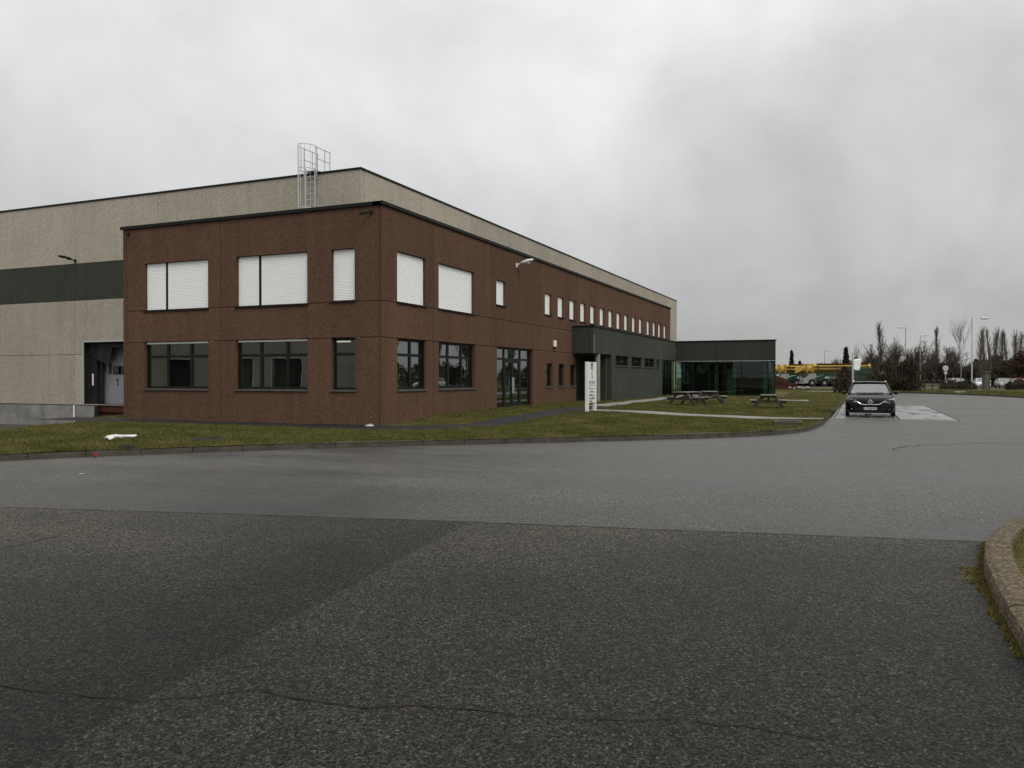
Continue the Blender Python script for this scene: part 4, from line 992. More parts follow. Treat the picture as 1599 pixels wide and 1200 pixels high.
# ------------------------------------------------------------------ the parked car (front towards -X)
def text_mesh(s_, size, name):
    cu = bpy.data.curves.new(name, 'FONT'); cu.body = s_; cu.size = size; cu.extrude = 0.002; cu.align_x = 'CENTER'; cu.align_y = 'CENTER'
    o = bpy.data.objects.new(name, cu); C.objects.link(o)
    dg = bpy.context.evaluated_depsgraph_get(); me = bpy.data.meshes.new_from_object(o.evaluated_get(dg))
    bpy.data.objects.remove(o); bpy.data.curves.remove(cu)
    return me
def make_car(label, x, y, z, rz, paint, group=None, detail=True, name='parked_car'):
    """estate car, origin on the ground at the middle of its front axle line; nose towards local -X"""
    o = thing(name, label, 'car', (x, y, z), rz, group); o.scale = (1, 1, 0.94)
    # stations: x, half width low, half width mid, belt z, hood/roof z at centre, bottom z
    st = [(0.00, .60, .66, .50, .66, .24), (0.10, .78, .82, .66, .76, .19), (0.32, .86, .895, .76, .86, .17), (0.75, .88, .905, .84, .935, .16), (1.15, .885, .905, .90, .985, .16),
          (1.45, .885, .905, .93, 1.00, .16), (2.3, .885, .905, .93, .97, .16), (3.3, .885, .905, .95, .98, .17), (4.1, .87, .895, .97, 1.0, .20), (4.48, .82, .85, .95, .98, .25), (4.60, .74, .76, .80, .86, .34)]
    def ring(s_):
        X, wl_, wm, zb, zt, z0_ = s_
        half = [(0, z0_), (wl_ * .9, z0_), (wl_, z0_ + .08), (wm, z0_ + (zb - z0_) * .45), (wm * .995, z0_ + (zb - z0_) * .75), (wm * .955, zb), (wm * .80, zb + (zt - zb) * .72), (wm * .4, zt - .006), (0, zt)]
        return [(X, yy, zz) for yy, zz in half] + [(X, -yy, zz) for yy, zz in half[-2:0:-1]]
    MB().loft([ring(s_) for s_ in st]).build('body', paint, o, smooth=True)
    # greenhouse
    g0 = [(1.28, .80, .975), (2.02, .62, 1.40)]     # windscreen bottom / top
    wb_, wt_ = .84, .64
    zr = 1.445
    def quad(P, nm, mat, th=0.012):
        m = MB(); n_ = (Vector(P[1]) - Vector(P[0])).cross(Vector(P[2]) - Vector(P[0])).normalized() * th
        m.quadbox([tuple(Vector(p)) for p in P] + [tuple(Vector(p) + n_) for p in P]); return m.build(nm, mat, o)
    cols_ = 8; ws = MB()
    for i in range(cols_ + 1):
        s_ = -1 + 2 * i / cols_; bow = 0.16 * (1 - s_ * s_); bow2 = 0.10 * (1 - s_ * s_)
        ws.v += [(1.30 - bow, s_ * .76, .985 + 0.012 * (1 - s_ * s_)), (1.68 - bow2 * 1.15, s_ * .69, 1.22 + 0.016 * (1 - s_ * s_)), (2.06 - bow2, s_ * .60, 1.415 + 0.02 * (1 - s_ * s_))]
    for i in range(cols_):
        k = 3 * i; ws.f += [(k, k+3, k+4, k+1), (k+1, k+4, k+5, k+2)]
    ws.build('windscreen', 'windscreen_glass', o, fix=False, smooth=True)
    rf = MB(); rings = []
    for X, w, zz in ((2.0, .63, 1.415), (2.35, .645, 1.465), (3.2, .64, 1.475), (4.0, .61, 1.445), (4.35, .58, 1.395)):
        rings.append([(X - 0.10 * (1 - (k / 4 - 1) ** 2) * (X < 2.1), w * (k / 4 - 1), zz + 0.03 * (1 - (k / 4 - 1) ** 2)) for k in range(9)] + [(X, w * (1 - k / 4), zz - 0.04) for k in range(9)])
    rf.loft(rings).build('roof', paint, o, smooth=True)
    for s_ in (-1, 1):
        MB().bar((1.22, s_ * .80, .965), (2.05, s_ * .625, 1.43), 0.075, 0.06).build('pillar', paint, o)
        MB().bar((4.50, s_ * .78, .97), (4.2, s_ * .60, 1.42), 0.12, 0.06).build('pillar', paint, o)
        MB().bar((2.75, s_ * .835, .95), (2.8, s_ * .635, 1.44), 0.09, 0.03).build('pillar', 'car_plastic', o)
        quad([(1.34, s_ * .845, .955), (2.72, s_ * .85, .955), (2.76, s_ * .64, 1.43), (2.1, s_ * .635, 1.43)], 'side_window', 'car_glass')
        quad([(2.80, s_ * .85, .955), (4.42, s_ * .82, .975), (4.18, s_ * .61, 1.41), (2.84, s_ * .64, 1.43)], 'side_window', 'car_glass')
        # mirror
        mr = MB(); rings = []
        for yy, a_, b_ in ((.88, .05, .03), (.93, .09, .075), (1.02, .09, .08), (1.06, .05, .045)):
            rings.append([(1.42 + a_ * math.cos(k * math.pi / 4), s_ * yy, 1.01 + b_ * math.sin(k * math.pi / 4)) for k in range(8)])
        mr.loft(rings).build('wing_mirror', paint, o, smooth=True)
        for X in (0.86, 3.55):
            wh_ = MB(); wy = s_ * .80
            rings = [[(X + r_ * math.cos(k * math.pi / 12), wy + s_ * yy, .32 + r_ * math.sin(k * math.pi / 12)) for k in range(24)] for r_, yy in ((.20, .02), (.30, -.02), (.32, .02), (.32, .09), (.30, .115), (.21, .115))]
            wl2 = wh_.loft(rings).build('wheel', 'tyre', o, smooth=True)
            rim = MB()
            for k in range(5): rim.bar((X, wy + s_ * .10, .32), (X + .2 * math.cos(k * 1.2566 + .3), wy + s_ * .10, .32 + .2 * math.sin(k * 1.2566 + .3)), 0.05, 0.03, up=(0, 1, 0))
            rim.tube((X, wy + s_ * .06, .32), (X, wy + s_ * .115, .32), 0.05, n=10).build('rim', 'car_silver', wl2)
        if detail:
            MB().bar((2.3, s_ * .60, 1.515), (4.0, s_ * .57, 1.49), 0.035, 0.03).bar((2.22, s_ * .602, 1.47), (2.3, s_ * .60, 1.515), 0.035, 0.03).build('roof_rail', 'chrome', o)
        # headlight: wedge that wraps round the corner
        hl = MB()
        hl.v = [(0.055, s_ * .50, .655), (0.06, s_ * .50, .715), (0.13, s_ * .70, .665), (0.14, s_ * .70, .765), (0.30, s_ * .865, .70), (0.32, s_ * .87, .80), (0.25, s_ * .45, .65), (0.3, s_ * .45, .72), (0.5, s_ * .7, .68), (0.5, s_ * .7, .78)]
        hl.f = [(0, 2, 3, 1), (2, 4, 5, 3), (0, 1, 7, 6), (4, 8, 9, 5), (1, 3, 5, 9, 7), (0, 6, 8, 4, 2)]
        h_ = hl.build('headlight', 'lamp_lens', o)
        MB().bar((0.045, s_ * .49, .66), (0.125, s_ * .71, .668), 0.02, 0.014).build('light_strip', 'chrome', h_)
        MB().tube((0.02, s_ * .66, .36), (0.16, s_ * .66, .36), 0.045, n=10).build('fog_light', 'lamp_lens', o)
    # nose: grille, bumper intake, plate
    MB().loft([[(-0.012, -.52, .66), (-0.012, .52, .66), (-0.012, .30, .53), (-0.012, -.30, .53)][::1], [(0.12, -.52, .66), (0.12, .52, .66), (0.12, .30, .53), (0.12, -.30, .53)]]).build('grille', 'car_plastic', o)
    if detail:
        gr_ = MB(); pts = [(-0.02, -.60, .655), (-0.02, -.46, .645), (-0.02, -.34, .56), (-0.022, -.26, .535), (-0.022, .26, .535), (-0.02, .34, .56), (-0.02, .46, .645), (-0.02, .60, .655)]
        gr_.path(pts, 0.012, 6); gr_.build('grille_trim', 'chrome', o)
        em = MB(); E4 = [(0, .765), (.10, .635), (0, .50), (-.10, .635)]; I4 = [(0, .69), (.04, .635), (0, .58), (-.04, .635)]
        em.loft([[(-0.05, a, b) for a, b in E4], [(-0.065, a * .9, .633 + (b - .633) * .92) for a, b in E4], [(-0.065, a, b) for a, b in I4], [(-0.04, a, b) for a, b in I4]], caps=False)
        em.build('emblem', 'chrome', o)
        MB().box(-0.02, 0.1, -.42, .42, .20, .245).build('bumper_trim', 'car_plastic', o)
    bi = MB(); bi.loft([[(-0.008, -.62, .44), (-0.008, .62, .44), (-0.008, .52, .25), (-0.008, -.52, .25)], [(0.15, -.62, .44), (0.15, .62, .44), (0.15, .52, .25), (0.15, -.52, .25)]]).build('air_intake', 'car_plastic', o)
    pl = MB().box(-0.035, -0.012, -.26, .26, .315, .425).build('number_plate', 'plate_white', o)
    if detail:
        for s_ in (-1, 1): MB().box(-0.037, -0.034, s_ * .243 - .015, s_ * .243 + .015, .316, .424).build('plate_band', 'plate_blue', pl)
        tm = text_mesh('FT-268-BK', 0.095, 'plate_number'); tx = link('plate_number', tm, 'black_print', pl); tx.location = (-0.0365, 0, .37); tx.rotation_euler = (R(90), 0, R(-90))
        MB().box(0.9, 1.1, -.5, .5, 1.0, 1.02).build('wiper_cowl', 'car_plastic', o)
    # interior: dark floor, seats
    MB().box(1.5, 4.3, -.78, .78, .45, .75).build('cabin', 'interior_dark', o)
    for s_ in (-.36, .36): MB().box(2.55, 2.7, s_ - .22, s_ + .22, .75, 1.28).build('seat', 'interior_dark', o, bevel=0.04)
    MB().box(1.25, 1.75, -.72, .72, .80, .97).build('dashboard', 'car_plastic', o)
    MB().bar((1.93, -.10, 1.37), (1.93, .10, 1.37), 0.03, 0.07).build('rear_view_mirror', 'car_plastic', o)
    return o
make_car('black estate car with a diamond emblem parked head on beside the lawn kerb', 12.7, -14.42, 0.028, 0, 'car_black')

# ------------------------------------------------------------------ street furniture in the distance
def lamp_post(x, y, h, rz, label, arm=1.4, mat='steel_grey', head=1.0):
    o = thing('street_lamp', label, 'street lamp', (x, y, 0.1), rz, 'street lamps beyond the road')
    MB().tube((0, 0, 0), (0, 0, 1.2), 0.11, 0.11, 10).build('base', mat, o); MB().tube((0, 0, 1.2), (0, 0, h), 0.085, 0.05, 10).build('pole', mat, o)
    MB().tube((0, 0, h - 0.35), (arm, 0, h - 0.1), 0.035, 0.03, 8).build('arm', mat, o)
    rings = []
    for q, w, t_ in ((0, .06, .05), (.2, .14, .09), (.6, .17, .11), (.9, .12, .07), (1, .04, .03)):
        rings.append([(arm + q * 0.8 * head, w * head * math.cos(k * math.pi / 4), h - 0.08 + t_ * head * math.sin(k * math.pi / 4)) for k in range(8)])
    MB().loft(rings).build('lamp_head', 'galvanised', o, smooth=True)
lamp_post(92.4, -26.9, 8.9, YAW - R(90), 'tall grey street lamp with a wide head arm, right of the birch', 1.0, 'galvanised', 1.3)
lamp_post(111.4, -20.4, 9.0, YAW + R(90), 'slim street lamp rising over the brown hedge', 0.5)
lamp_post(145.8, -24.5, 9.4, YAW - R(90), 'far street lamp with its head among the bare trees', 0.8)
lamp_post(160.2, -7.4, 7.2, YAW - R(90), 'far street lamp rising behind the yellow crane booms', 0.5)
sp = thing('wrapped_sign', 'road sign wrapped in white cloth on a grey pole behind the car', 'sign', (49.6, -13.55, 0.13), YAW - R(90))
MB().tube((0, 0, 0), (0, 0, 3.5), 0.075, 0.06, 10).build('pole', 'galvanised', sp)
cl_ = MB(); out = [(a, 2.02 + (b - 1.22) * 0.70) for a, b in ((.0, 1.30), (.0, 1.55), (.05, 1.9), (.05, 2.15), (.0, 2.42), (.10, 2.52), (.35, 2.60), (.58, 2.63), (.68, 2.55), (.70, 2.40), (.64, 2.1), (.60, 1.75), (.57, 1.42), (.52, 1.24), (.40, 1.22), (.15, 1.26))]
cl_.loft([[(.35 + (a - .35) * q, dy, 2.5 + (b - 2.5) * q) for a, b in out] for dy, q in ((-.08, .55), (-.10, .85), (-.06, 1.0), (.04, 1.0), (.08, .8))]).build('cloth_wrap', 'white_paint', sp, smooth=True)
ds = thing('round_road_sign', 'round grey back of a road sign left of the birch', 'sign', (96.8, -24.4, 0.2), YAW)
MB().tube((0, 0, 0), (0, 0, 2.3), 0.04, n=8).build('pole', 'galvanised', ds); MB().tube((-.03, 0, 2.6), (.03, 0, 2.6), 0.36, n=20).build('disc', 'galvanised', ds); MB().box(-.03, .03, -.2, .2, 1.85, 2.15).build('small_plate', 'galvanised', ds)
pi_ = thing('gate_pillar', 'weathered stone gate pillar between the far parked cars', 'pillar', (87.4, -27.8, 0.15), R(20))
MB().box(-.33, .33, -.33, .33, 0, 2.0).build('shaft', 'stone_pillar', pi_, bevel=0.03); MB().box(-.42, .42, -.42, .42, 2.0, 2.15).build('cap', 'stone_pillar', pi_, bevel=0.03)
fc = thing('field_fence', 'dark post and rail fence along the far verge', 'fence', (78, -19.2, 0.12), YAW - R(90))
for k in range(7): MB().box(k * 0.85 - .05, k * 0.85 + .05, -.05, .05, 0, 1.35 + 0.1 * (k % 2)).build('post', 'bark', fc)
for z in (0.5, 1.1): MB().box(-.1, 5.2, -.02, .02, z, z + .09).build('rail', 'bark', fc)
for k, (px, py, pt, lb) in enumerate(((104, -29.6, 'car_white', 'white car parked far off, left of the stone pillar'), (105, -32.6, 'car_silver', 'silver car parked far off, right of the stone pillar'),
                                     (105, -34.6, 'car_red', 'red car parked far off among the brown bushes'), (106, -37.2, 'car_blue', 'dark blue car parked far off at the right edge'), (104, -27.2, 'car_silver', 'silver car parked far off beyond the birch'))):
    make_car(lb, px, py, 0.10, YAW + R(-25 + 4 * k), pt, 'cars in the far car park', detail=False, name='far_parked_car')
def flat_slab(x, y, L, label):
    o = MB().box(-L / 2, L / 2, -.2, .2, 0, 0.14).build('concrete_block', 'concrete', None, bevel=0.02); o.location = (x, y, 0.12); o.rotation_euler = (0, 0, YAW - R(90)); tag(o, label, 'block')
flat_slab(66.2, -22.9, 1.0, 'low pale concrete block on the far verge')

# ------------------------------------------------------------------ mobile cranes and the heap of earth
def crane(x, y, rz, label):
    """all terrain crane, boom stowed towards local -X"""
    o = thing('mobile_crane', label, 'crane', (x, y, 0.1), rz, 'mobile cranes parked beyond the lawn')
    MB().loft([[(a, yy, z) for yy, z in ((-1.3, zl), (1.3, zl), (1.3, zh), (-1.3, zh))] for a, zl, zh in ((-4.6, 1.15, 1.35), (-3.6, .85, 1.75), (-1.5, .8, 1.95), (4.8, .8, 1.9), (5.4, 1.0, 1.6))]).build('carrier', 'crane_green', o)
    cab_ = MB().loft([[(a, yy, z) for yy, z in ((-1.25, .55), (1.25, .55), (1.2, zh), (-1.2, zh))] for a, zh in ((-6.3, 1.05), (-6.15, 1.35), (-5.3, 2.1), (-4.4, 2.15), (-4.3, 2.1))]).build('driver_cab', 'steel_grey', o)
    MB().bar((-6.1, 0, 1.52), (-5.45, 0, 2.08), 2.1, 0.03).build('cab_window', 'car_glass', cab_)
    MB().box(-6.4, -6.25, -1.2, 1.2, .5, .66).build('bumper', 'galvanised', cab_)
    for X in (-5.0, -3.0, -1.4, 1.6, 3.2, 4.7):
        for s_ in (-1, 1):
            w = MB().tube((X, s_ * 1.32, .62), (X, s_ * .95, .62), .62, n=18).build('wheel', 'tyre', o); MB().tube((X, s_ * 1.34, .62), (X, s_ * 1.321, .62), .24, n=12).build('hub', 'steel_grey', w)
    MB().box(1.2, 4.6, -1.25, 1.25, 1.95, 3.1).build('superstructure', 'crane_green', o, bevel=0.08)
    oc = MB().loft([[(a, yy, z) for yy, z in ((-1.45, zl), (-.6, zl), (-.6, zh), (-1.45, zh))] for a, zl, zh in ((0.0, 2.0, 2.4), (0.3, 1.95, 3.2), (1.6, 1.95, 3.35))]).build('operator_cab', 'crane_green', o)
    MB().bar((0.02, -1.03, 2.45), (0.30, -1.03, 3.12), 0.7, 0.03).build('cab_window', 'car_glass', oc)
    MB().box(-4.2, 5.2, -1.15, 1.15, .45, .84).build('underbody', 'frame_dark', o); MB().box(-4.0, 1.0, -1.2, -.7, 1.96, 2.28).build('deck_locker', 'crane_green', o)
    MB().box(4.7, 5.6, -1.4, 1.4, 1.9, 2.9).build('counterweight', 'coping_dark', o, bevel=0.05)
    for k, (x0, x1, r_) in enumerate(((-4.6, 4.8, .72), (-5.6, -4.55, .64), (-6.1, -5.55, .56), (-6.5, -6.05, .48))):
        sec = MB(); prof = [(math.cos(i * math.pi / 5) * r_ * .72, math.sin(i * math.pi / 5) * r_ - 0.02 * k) for i in range(10)]
        sec.loft([[(x0, a, 3.0 + b) for a, b in prof], [(x1, a, 3.04 + b) for a, b in prof]]).build('boom_section', 'crane_yellow', o)
    for X in (-4.62, -5.6): MB().box(X - .12, X + .12, -.62, .62, 2.24, 3.78).build('boom_collar', 'crane_yellow', o, bevel=0.10)
    hd = MB().loft([[(a, yy, z) for yy, z in ((-.4, zl), (.4, zl), (.4, zh), (-.4, zh))] for a, zl, zh in ((-6.4, 2.6, 3.5), (-7.1, 2.3, 3.2), (-7.3, 2.2, 2.7))]).build('boom_head', 'crane_yellow', o)
    for s_ in (-.2, .2): MB().tube((-7.05, s_ - .05, 2.5), (-7.05, s_ + .05, 2.5), .28, n=14).build('sheave', 'coping_dark', hd)
    for z_ in (2.62, 3.16): MB().box(-4.4, 4.6, -.80, -.74, z_, z_ + .11).build('shade_stripe', 'coping_dark', o)  # dark strips standing in for shadow lines along the boom
    for X in (-3.6, -0.4, 2.4): MB().bar((X, -.82, 2.3), (X - .5, -.82, 3.7), .10, .04).build('shade_bar', 'coping_dark', o)  # dark cross bars added with them to shade the boom side
    MB().box(-3.8, 4.4, -.5, .5, 3.66, 3.80).build('cable_tray', 'red_steel', o)
    MB().tube((-2.5, 0, 2.0), (1.2, 0, 2.6), .16, n=10).build('lift_cylinder', 'coping_dark', o)
    MB().tube((-4.5, -.62, 3.35), (4.5, -.62, 3.38), .10, n=8).build('fly_jib', 'crane_yellow', o); MB().tube((-4.5, -.62, 2.85), (4.5, -.62, 2.88), .08, n=8).build('fly_jib', 'crane_yellow', o)
    return o
cr = YAW - R(90)
crane(125.6, -6.4, cr + R(3), 'yellow boomed green mobile crane, the farther left of the two')
crane(121.4, -11.2, cr + R(-2), 'yellow boomed green mobile crane, the nearer right of the two')
for o in [q for q in bpy.data.objects if q.name.startswith('mobile_crane')]:
    scribble(o, -2.9, -0.6, 1.32, 0.30, 4, y=-1.305, mat='white_paint')
tl = thing('truck_rear', 'pale lorry tail with red markings right of the crane cabs', 'lorry', (118.5, -18.4, 0.1), cr)
MB().box(-1.6, 1.0, -1.2, 1.2, .8, 1.3).build('chassis', 'frame_dark', tl); MB().box(-1.2, .5, -1.25, 1.25, 1.9, 2.6).build('load_board', 'plate_white', tl, bevel=0.04)
MB().box(0.1, .45, -1.26, -1.252, 2.05, 2.4).build('red_marking', 'car_red', tl); MB().box(-1.1, -.1, -1.26, -1.252, 2.0, 2.5).build('dark_marking', 'grey_print', tl)
MB().bar((-1.0, 0, 1.3), (-1.0, 0, 1.9), 0.3).bar((0.3, 0, 1.3), (0.3, 0, 1.9), 0.3).build('support', 'frame_dark', tl); MB().box(.5, 1.3, -.6, .6, 2.0, 2.15).build('tail_arm', 'white_paint', tl)
for X in (-1.1, .3):
    for s_ in (-1, 1): MB().tube((X, s_ * 1.25, .5), (X, s_ * .9, .5), .5, n=16).build('wheel', 'tyre', tl)

def heap(name, label, cat, x, y, rx, ry, h, mat, seed):
    rnd = random.Random(seed); m = MB(); n, r_ = 40, 12; rings = []
    ph = [rnd.random() * 6 for _ in range(6)]
    for j in range(r_ + 1):
        q = j / r_; row = []
        for i in range(n):
            t_ = 2 * math.pi * i / n; w = 1 + .10 * math.sin(2 * t_ + ph[0]) + .07 * math.sin(5 * t_ + ph[1])
            zz = h * (1 - q ** 1.5) * (1 + .10 * math.sin(3 * t_ + q * 4 + ph[2])) + rnd.uniform(-.06, .06)
            row.append((rx * q * w * math.cos(t_), ry * q * w * math.sin(t_), max(zz, -0.05) if j < r_ else -0.1))
        rings.append(row)
    m.loft(rings, caps=False)
    o = m.build(name, mat, None, smooth=True); o.location = (x, y, 0.1); tag(o, label, cat)
    return o
heap('earth_heap', 'heap of dark red brown earth beside the glazed pavilion', 'earth', 93.5, -1.4, 5.5, 5.6, 2.5, 'dirt', 3)
heap('earth_heap', 'low spread of dark earth at the foot of the larger heap', 'earth', 89.5, -4.4, 2.5, 3.4, .7, 'dirt', 8)
rg = np.random.default_rng(4)
for k in range(7):
    m = MB(); r_ = 0.18 + rg.random() * .18
    m.loft([[(r_ * q * math.cos(i) * rg.uniform(.7, 1.2), r_ * q * math.sin(i) * rg.uniform(.7, 1.2), z) for i in np.arange(0, 6.28, 1.05)] for q, z in ((.7, 0), (1, r_ * .5), (.6, r_))])
    o = m.build('rubble_stone', 'concrete', None); o.location = (86.5 + rg.random() * 2, -5.8 - rg.random() * 2.4, 0.12)
    tag(o, 'pale rubble stone lying in front of the earth heap', 'stone', 'rubble stones by the earth heap')

# ------------------------------------------------------------------ trees and bushes
def limb(m, p, d, L, r, rnd, wob, segs=3, n=4, lift=0.0):
    """wobbling tapered limb; returns points along it"""
    pts = [(Vector(p), Vector(d), r)]
    for i in range(segs):
        d = (Vector(d) + Vector((rnd.gauss(0, wob), rnd.gauss(0, wob), rnd.gauss(0, wob) + lift))).normalized()
        q = Vector(p) + d * (L / segs); r2 = r * (1 - 0.72 / segs)
        m.tube(p, q, r, r2, n, caps=False); p, r = q, r2; pts.append((q, d, r))
    return pts
def bare_tree(h, spread, seed, up=0.35, lev=4, r0=None, rmin=0.017, low=0.35, tl=0.55):
    rnd = random.Random(seed); trunk, crown = MB(), MB()
    r0 = r0 or h * 0.016
    def rec(p, d, L, r, k):
        mb = trunk if k < 2 else crown
        pts = limb(mb, p, d, L, r, rnd, 0.10 + 0.05 * k, 4 if k < 2 else 3, 6 if k == 0 else (4 if k < 3 else 3), 0.05 * k)
        if k >= lev: return
        nk = (8, 5, 5, 4)[min(k, 3)]
        for i in range(nk):
            t_ = rnd.uniform(low if k == 0 else 0.2, 1.0); j = min(len(pts) - 2, int(t_ * (len(pts) - 1))); f = t_ * (len(pts) - 1) - j
            q = pts[j][0].lerp(pts[j+1][0], f); a = rnd.random() * 6.283
            ax = pts[j][1]; sd_ = Vector((math.cos(a), math.sin(a), 0)); nd = (ax * (1 - spread) + sd_ * spread + Vector((0, 0, up))).normalized()
            rec(q, nd, L * rnd.uniform(0.42, 0.66), max(r * 0.5, rmin), k + 1)
    rec(Vector((0, 0, -0.2)), Vector((0, 0, 1)), h * tl, r0, 0)
    return trunk.mesh('trunk', fix=False), crown.mesh('crown', fix=False)
def poplar(h, seed, wid=0.10):
    rnd = random.Random(seed); trunk, crown = MB(), MB()
    pts = limb(trunk, (0, 0, -0.2), (0, 0, 1), h * 0.97, h * 0.014, rnd, 0.02, 10, 6)
    for k in range(130):
        t_ = rnd.uniform(0.10, 0.97); j = min(9, int(t_ * 10)); q = pts[j][0].lerp(pts[j+1][0], t_ * 10 - j); a = rnd.random() * 6.283
        tilt = rnd.uniform(0.22, 0.42); d = Vector((math.cos(a) * tilt, math.sin(a) * tilt, 1)).normalized()
        L = h * (0.10 + 0.20 * (1 - t_) * (0.4 + t_)) * rnd.uniform(.7, 1.2) * wid / 0.10
        bp = limb(crown, q, d, L, 0.036, rnd, 0.06, 3, 3, 0.10)
        for i in range(7):
            s_ = rnd.choice(bp); a2 = rnd.random() * 6.283
            limb(crown, s_[0], (s_[1] + Vector((math.cos(a2) * .35, math.sin(a2) * .35, .3))).normalized(), L * rnd.uniform(.25, .5), 0.020, rnd, 0.06, 2, 3, 0.1)
    return trunk.mesh('trunk', fix=False), crown.mesh('crown', fix=False)
def plant_tree(name, label, cat, x, y, meshes, mats, s_=1.0, rz=0.0, group=None, sz=None):
    o = thing(name, label, cat, (x, y, 0.1), rz, group); o.scale = (s_, s_, sz or s_)
    link('trunk', meshes[0], mats[0], o); link('crown', meshes[1], mats[1], o)
    return o
def ray(px, dep):
    """ground point on the sight line through photo column px at depth dep (used once to lay the far trees out on the plan)"""
    a = (px - 799.5) / 1258; f = Vector((math.cos(YAW), math.sin(YAW))); r_ = Vector((math.sin(YAW), -math.cos(YAW)))
    p = Vector((cam.location.x, cam.location.y)) + (f + r_ * a) * dep
    return p.x, p.y
pop = [poplar(13, 11), poplar(13, 12, .085), poplar(13, 13, .12)]
POPS = [(1376, 172, 13.0, 'leftmost tall bare poplar, dark, above the brown hedge'), (1459, 178, 12.6, 'single dark bare poplar between street lamp and birch'),
        (1530, 185, 12.4, 'first of four pale poplars right of the street lamp'), (1537.5, 188, 12.6, 'second of four pale poplars right of the street lamp'), (1544.5, 186, 12.9, 'third of four pale poplars right of the street lamp'), (1551, 190, 12.6, 'fourth of four pale poplars right of the street lamp'),
        (1565, 186, 12.2, 'left poplar of the pair before the right edge'), (1573, 189, 12.4, 'right poplar of the pair before the right edge'),
        (1584, 184, 11.6, 'poplar rising over the brown bushes near the right edge'), (1591, 187, 11.8, 'poplar behind the brown bushes at the right edge'), (1601, 188, 11.8, 'poplar cut by the right edge of the picture')]
for k, (px, dep, h, lb) in enumerate(POPS):
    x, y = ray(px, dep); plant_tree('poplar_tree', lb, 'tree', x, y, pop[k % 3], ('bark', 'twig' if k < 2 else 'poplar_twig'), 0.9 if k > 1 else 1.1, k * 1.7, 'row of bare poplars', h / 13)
bt = [bare_tree(10, .48, 21), bare_tree(10, .40, 22, .5), bare_tree(10, .55, 23), bare_tree(9, .34, 24, .6)]
BARE = [(1361, 150, 7.5, 'small dark bare tree left of the tall poplar'), (1369, 160, 9.0, 'bare tree close left of the tall poplar'), (1388, 165, 9.6, 'bare tree with rising limbs right of the tall poplar'), (1397, 160, 10.6, 'dark bare tree left of the slim street lamp'), (1420, 170, 9.0, 'bare spreading tree right of the slim street lamp'),
        (1430, 165, 10.0, 'bare spreading tree under the far lamp head'), (1442, 168, 8.8, 'thin bare tree before the single poplar'), (1466, 172, 8.6, 'bare tree just right of the single poplar'), (1474, 168, 9.4, 'dense bare tree left of the birch'), (1488, 170, 8.8, 'bare tree directly behind the birch'), (1508, 160, 7.4, 'low bare tree right of the birch'),
        (1300, 200, 7.2, 'pale faint bare tree above the crane booms'), (1310, 205, 7.4, 'pale faint bare tree left of the dark conifer'), (1287, 210, 6.0, 'faint bare tree behind the lamp over the cranes'), (1348, 190, 6.4, 'faint bare tree right of the wrapped sign'), (1560, 175, 6.5, 'low bare tree between the poplar groups'), (1522, 175, 5.8, 'low bare tree left of the four poplars'),
        (1366, 190, 8.4, 'bare tree behind the gap left of the tall poplar'), (1382, 195, 9.4, 'tall thin bare tree just right of the tall poplar'), (1404, 192, 9.8, 'bare tree close left of the slim lamp, farther back'), (1412, 188, 9.0, 'bare tree behind the slim lamp pole'), (1436, 195, 10.0, 'bare tree behind the far lamp head'), (1450, 198, 9.2, 'bare tree close left of the single poplar'), (1480, 195, 9.4, 'bare tree behind the gap left of the birch'), (1497, 192, 8.0, 'bare tree close left of the birch stem'),
        (1068, 120, 7.4, 'bare tree top showing over the pavilion roof, left'), (1082, 125, 7.4, 'bare tree top showing over the pavilion roof, right')]
for k, (px, dep, h, lb) in enumerate(BARE):
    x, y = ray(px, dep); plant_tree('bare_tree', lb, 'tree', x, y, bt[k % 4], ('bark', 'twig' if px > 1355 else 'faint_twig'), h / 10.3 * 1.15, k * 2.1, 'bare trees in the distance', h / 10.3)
bi_m = bare_tree(9.4, .30, 36, .55, 3, .085, .010, .45, .80)
x, y = ray(1500, 95); plant_tree('birch_tree', 'slender white stemmed birch standing in front of the far trees', 'tree', x, y, bi_m, ('birch_bark', 'birch_twig'), .62, 1.0, None, .74)
x, y = ray(1331, 110); plant_tree('birch_tree', 'thin pale birch rising above the wrapped sign', 'tree', x, y, bi_m, ('birch_bark', 'birch_twig'), .32, 2.0, None, .52)
def conifer(h, rad, seed):
    rg = np.random.default_rng(seed); tr = MB().tube((0, 0, -0.2), (0, 0, h), .12, .02, 6)
    n = 2600; t_ = rg.random(n) ** .8; a = rg.random(n) * 6.283; lay = 0.75 + .25 * np.sin(t_ * 60); rr = rad * (1 - t_) * lay * (rg.random(n) ** .5) * (1 + .18 * np.sin(a * 3 + t_ * 9)) + .04
    z = h * (.06 + .94 * t_) - rr * .25; c = np.c_[rr * np.cos(a), rr * np.sin(a), z]; s_ = .16
    v = c[:, None, :] + rg.normal(0, s_, (n, 3, 3))
    return tr.mesh('trunk', fix=False), v
for px, dep, h, rad, lb in ((1236, 190, 7.7, 1.3, 'narrow dark conifer rising above the left end of the booms'), (1249, 190, 5.2, 1.0, 'small conifer tip showing over the yellow booms'), (1321, 150, 7.0, 1.7, 'dark green conifer left of the wrapped sign')):
    x, y = ray(px, dep); tm, v = conifer(h, rad, int(px)); o = thing('conifer_tree', lb, 'tree', (x, y, 0.1)); link('trunk', tm, 'bark', o); tri_mesh('crown', v, 'conifer_leaf', o)

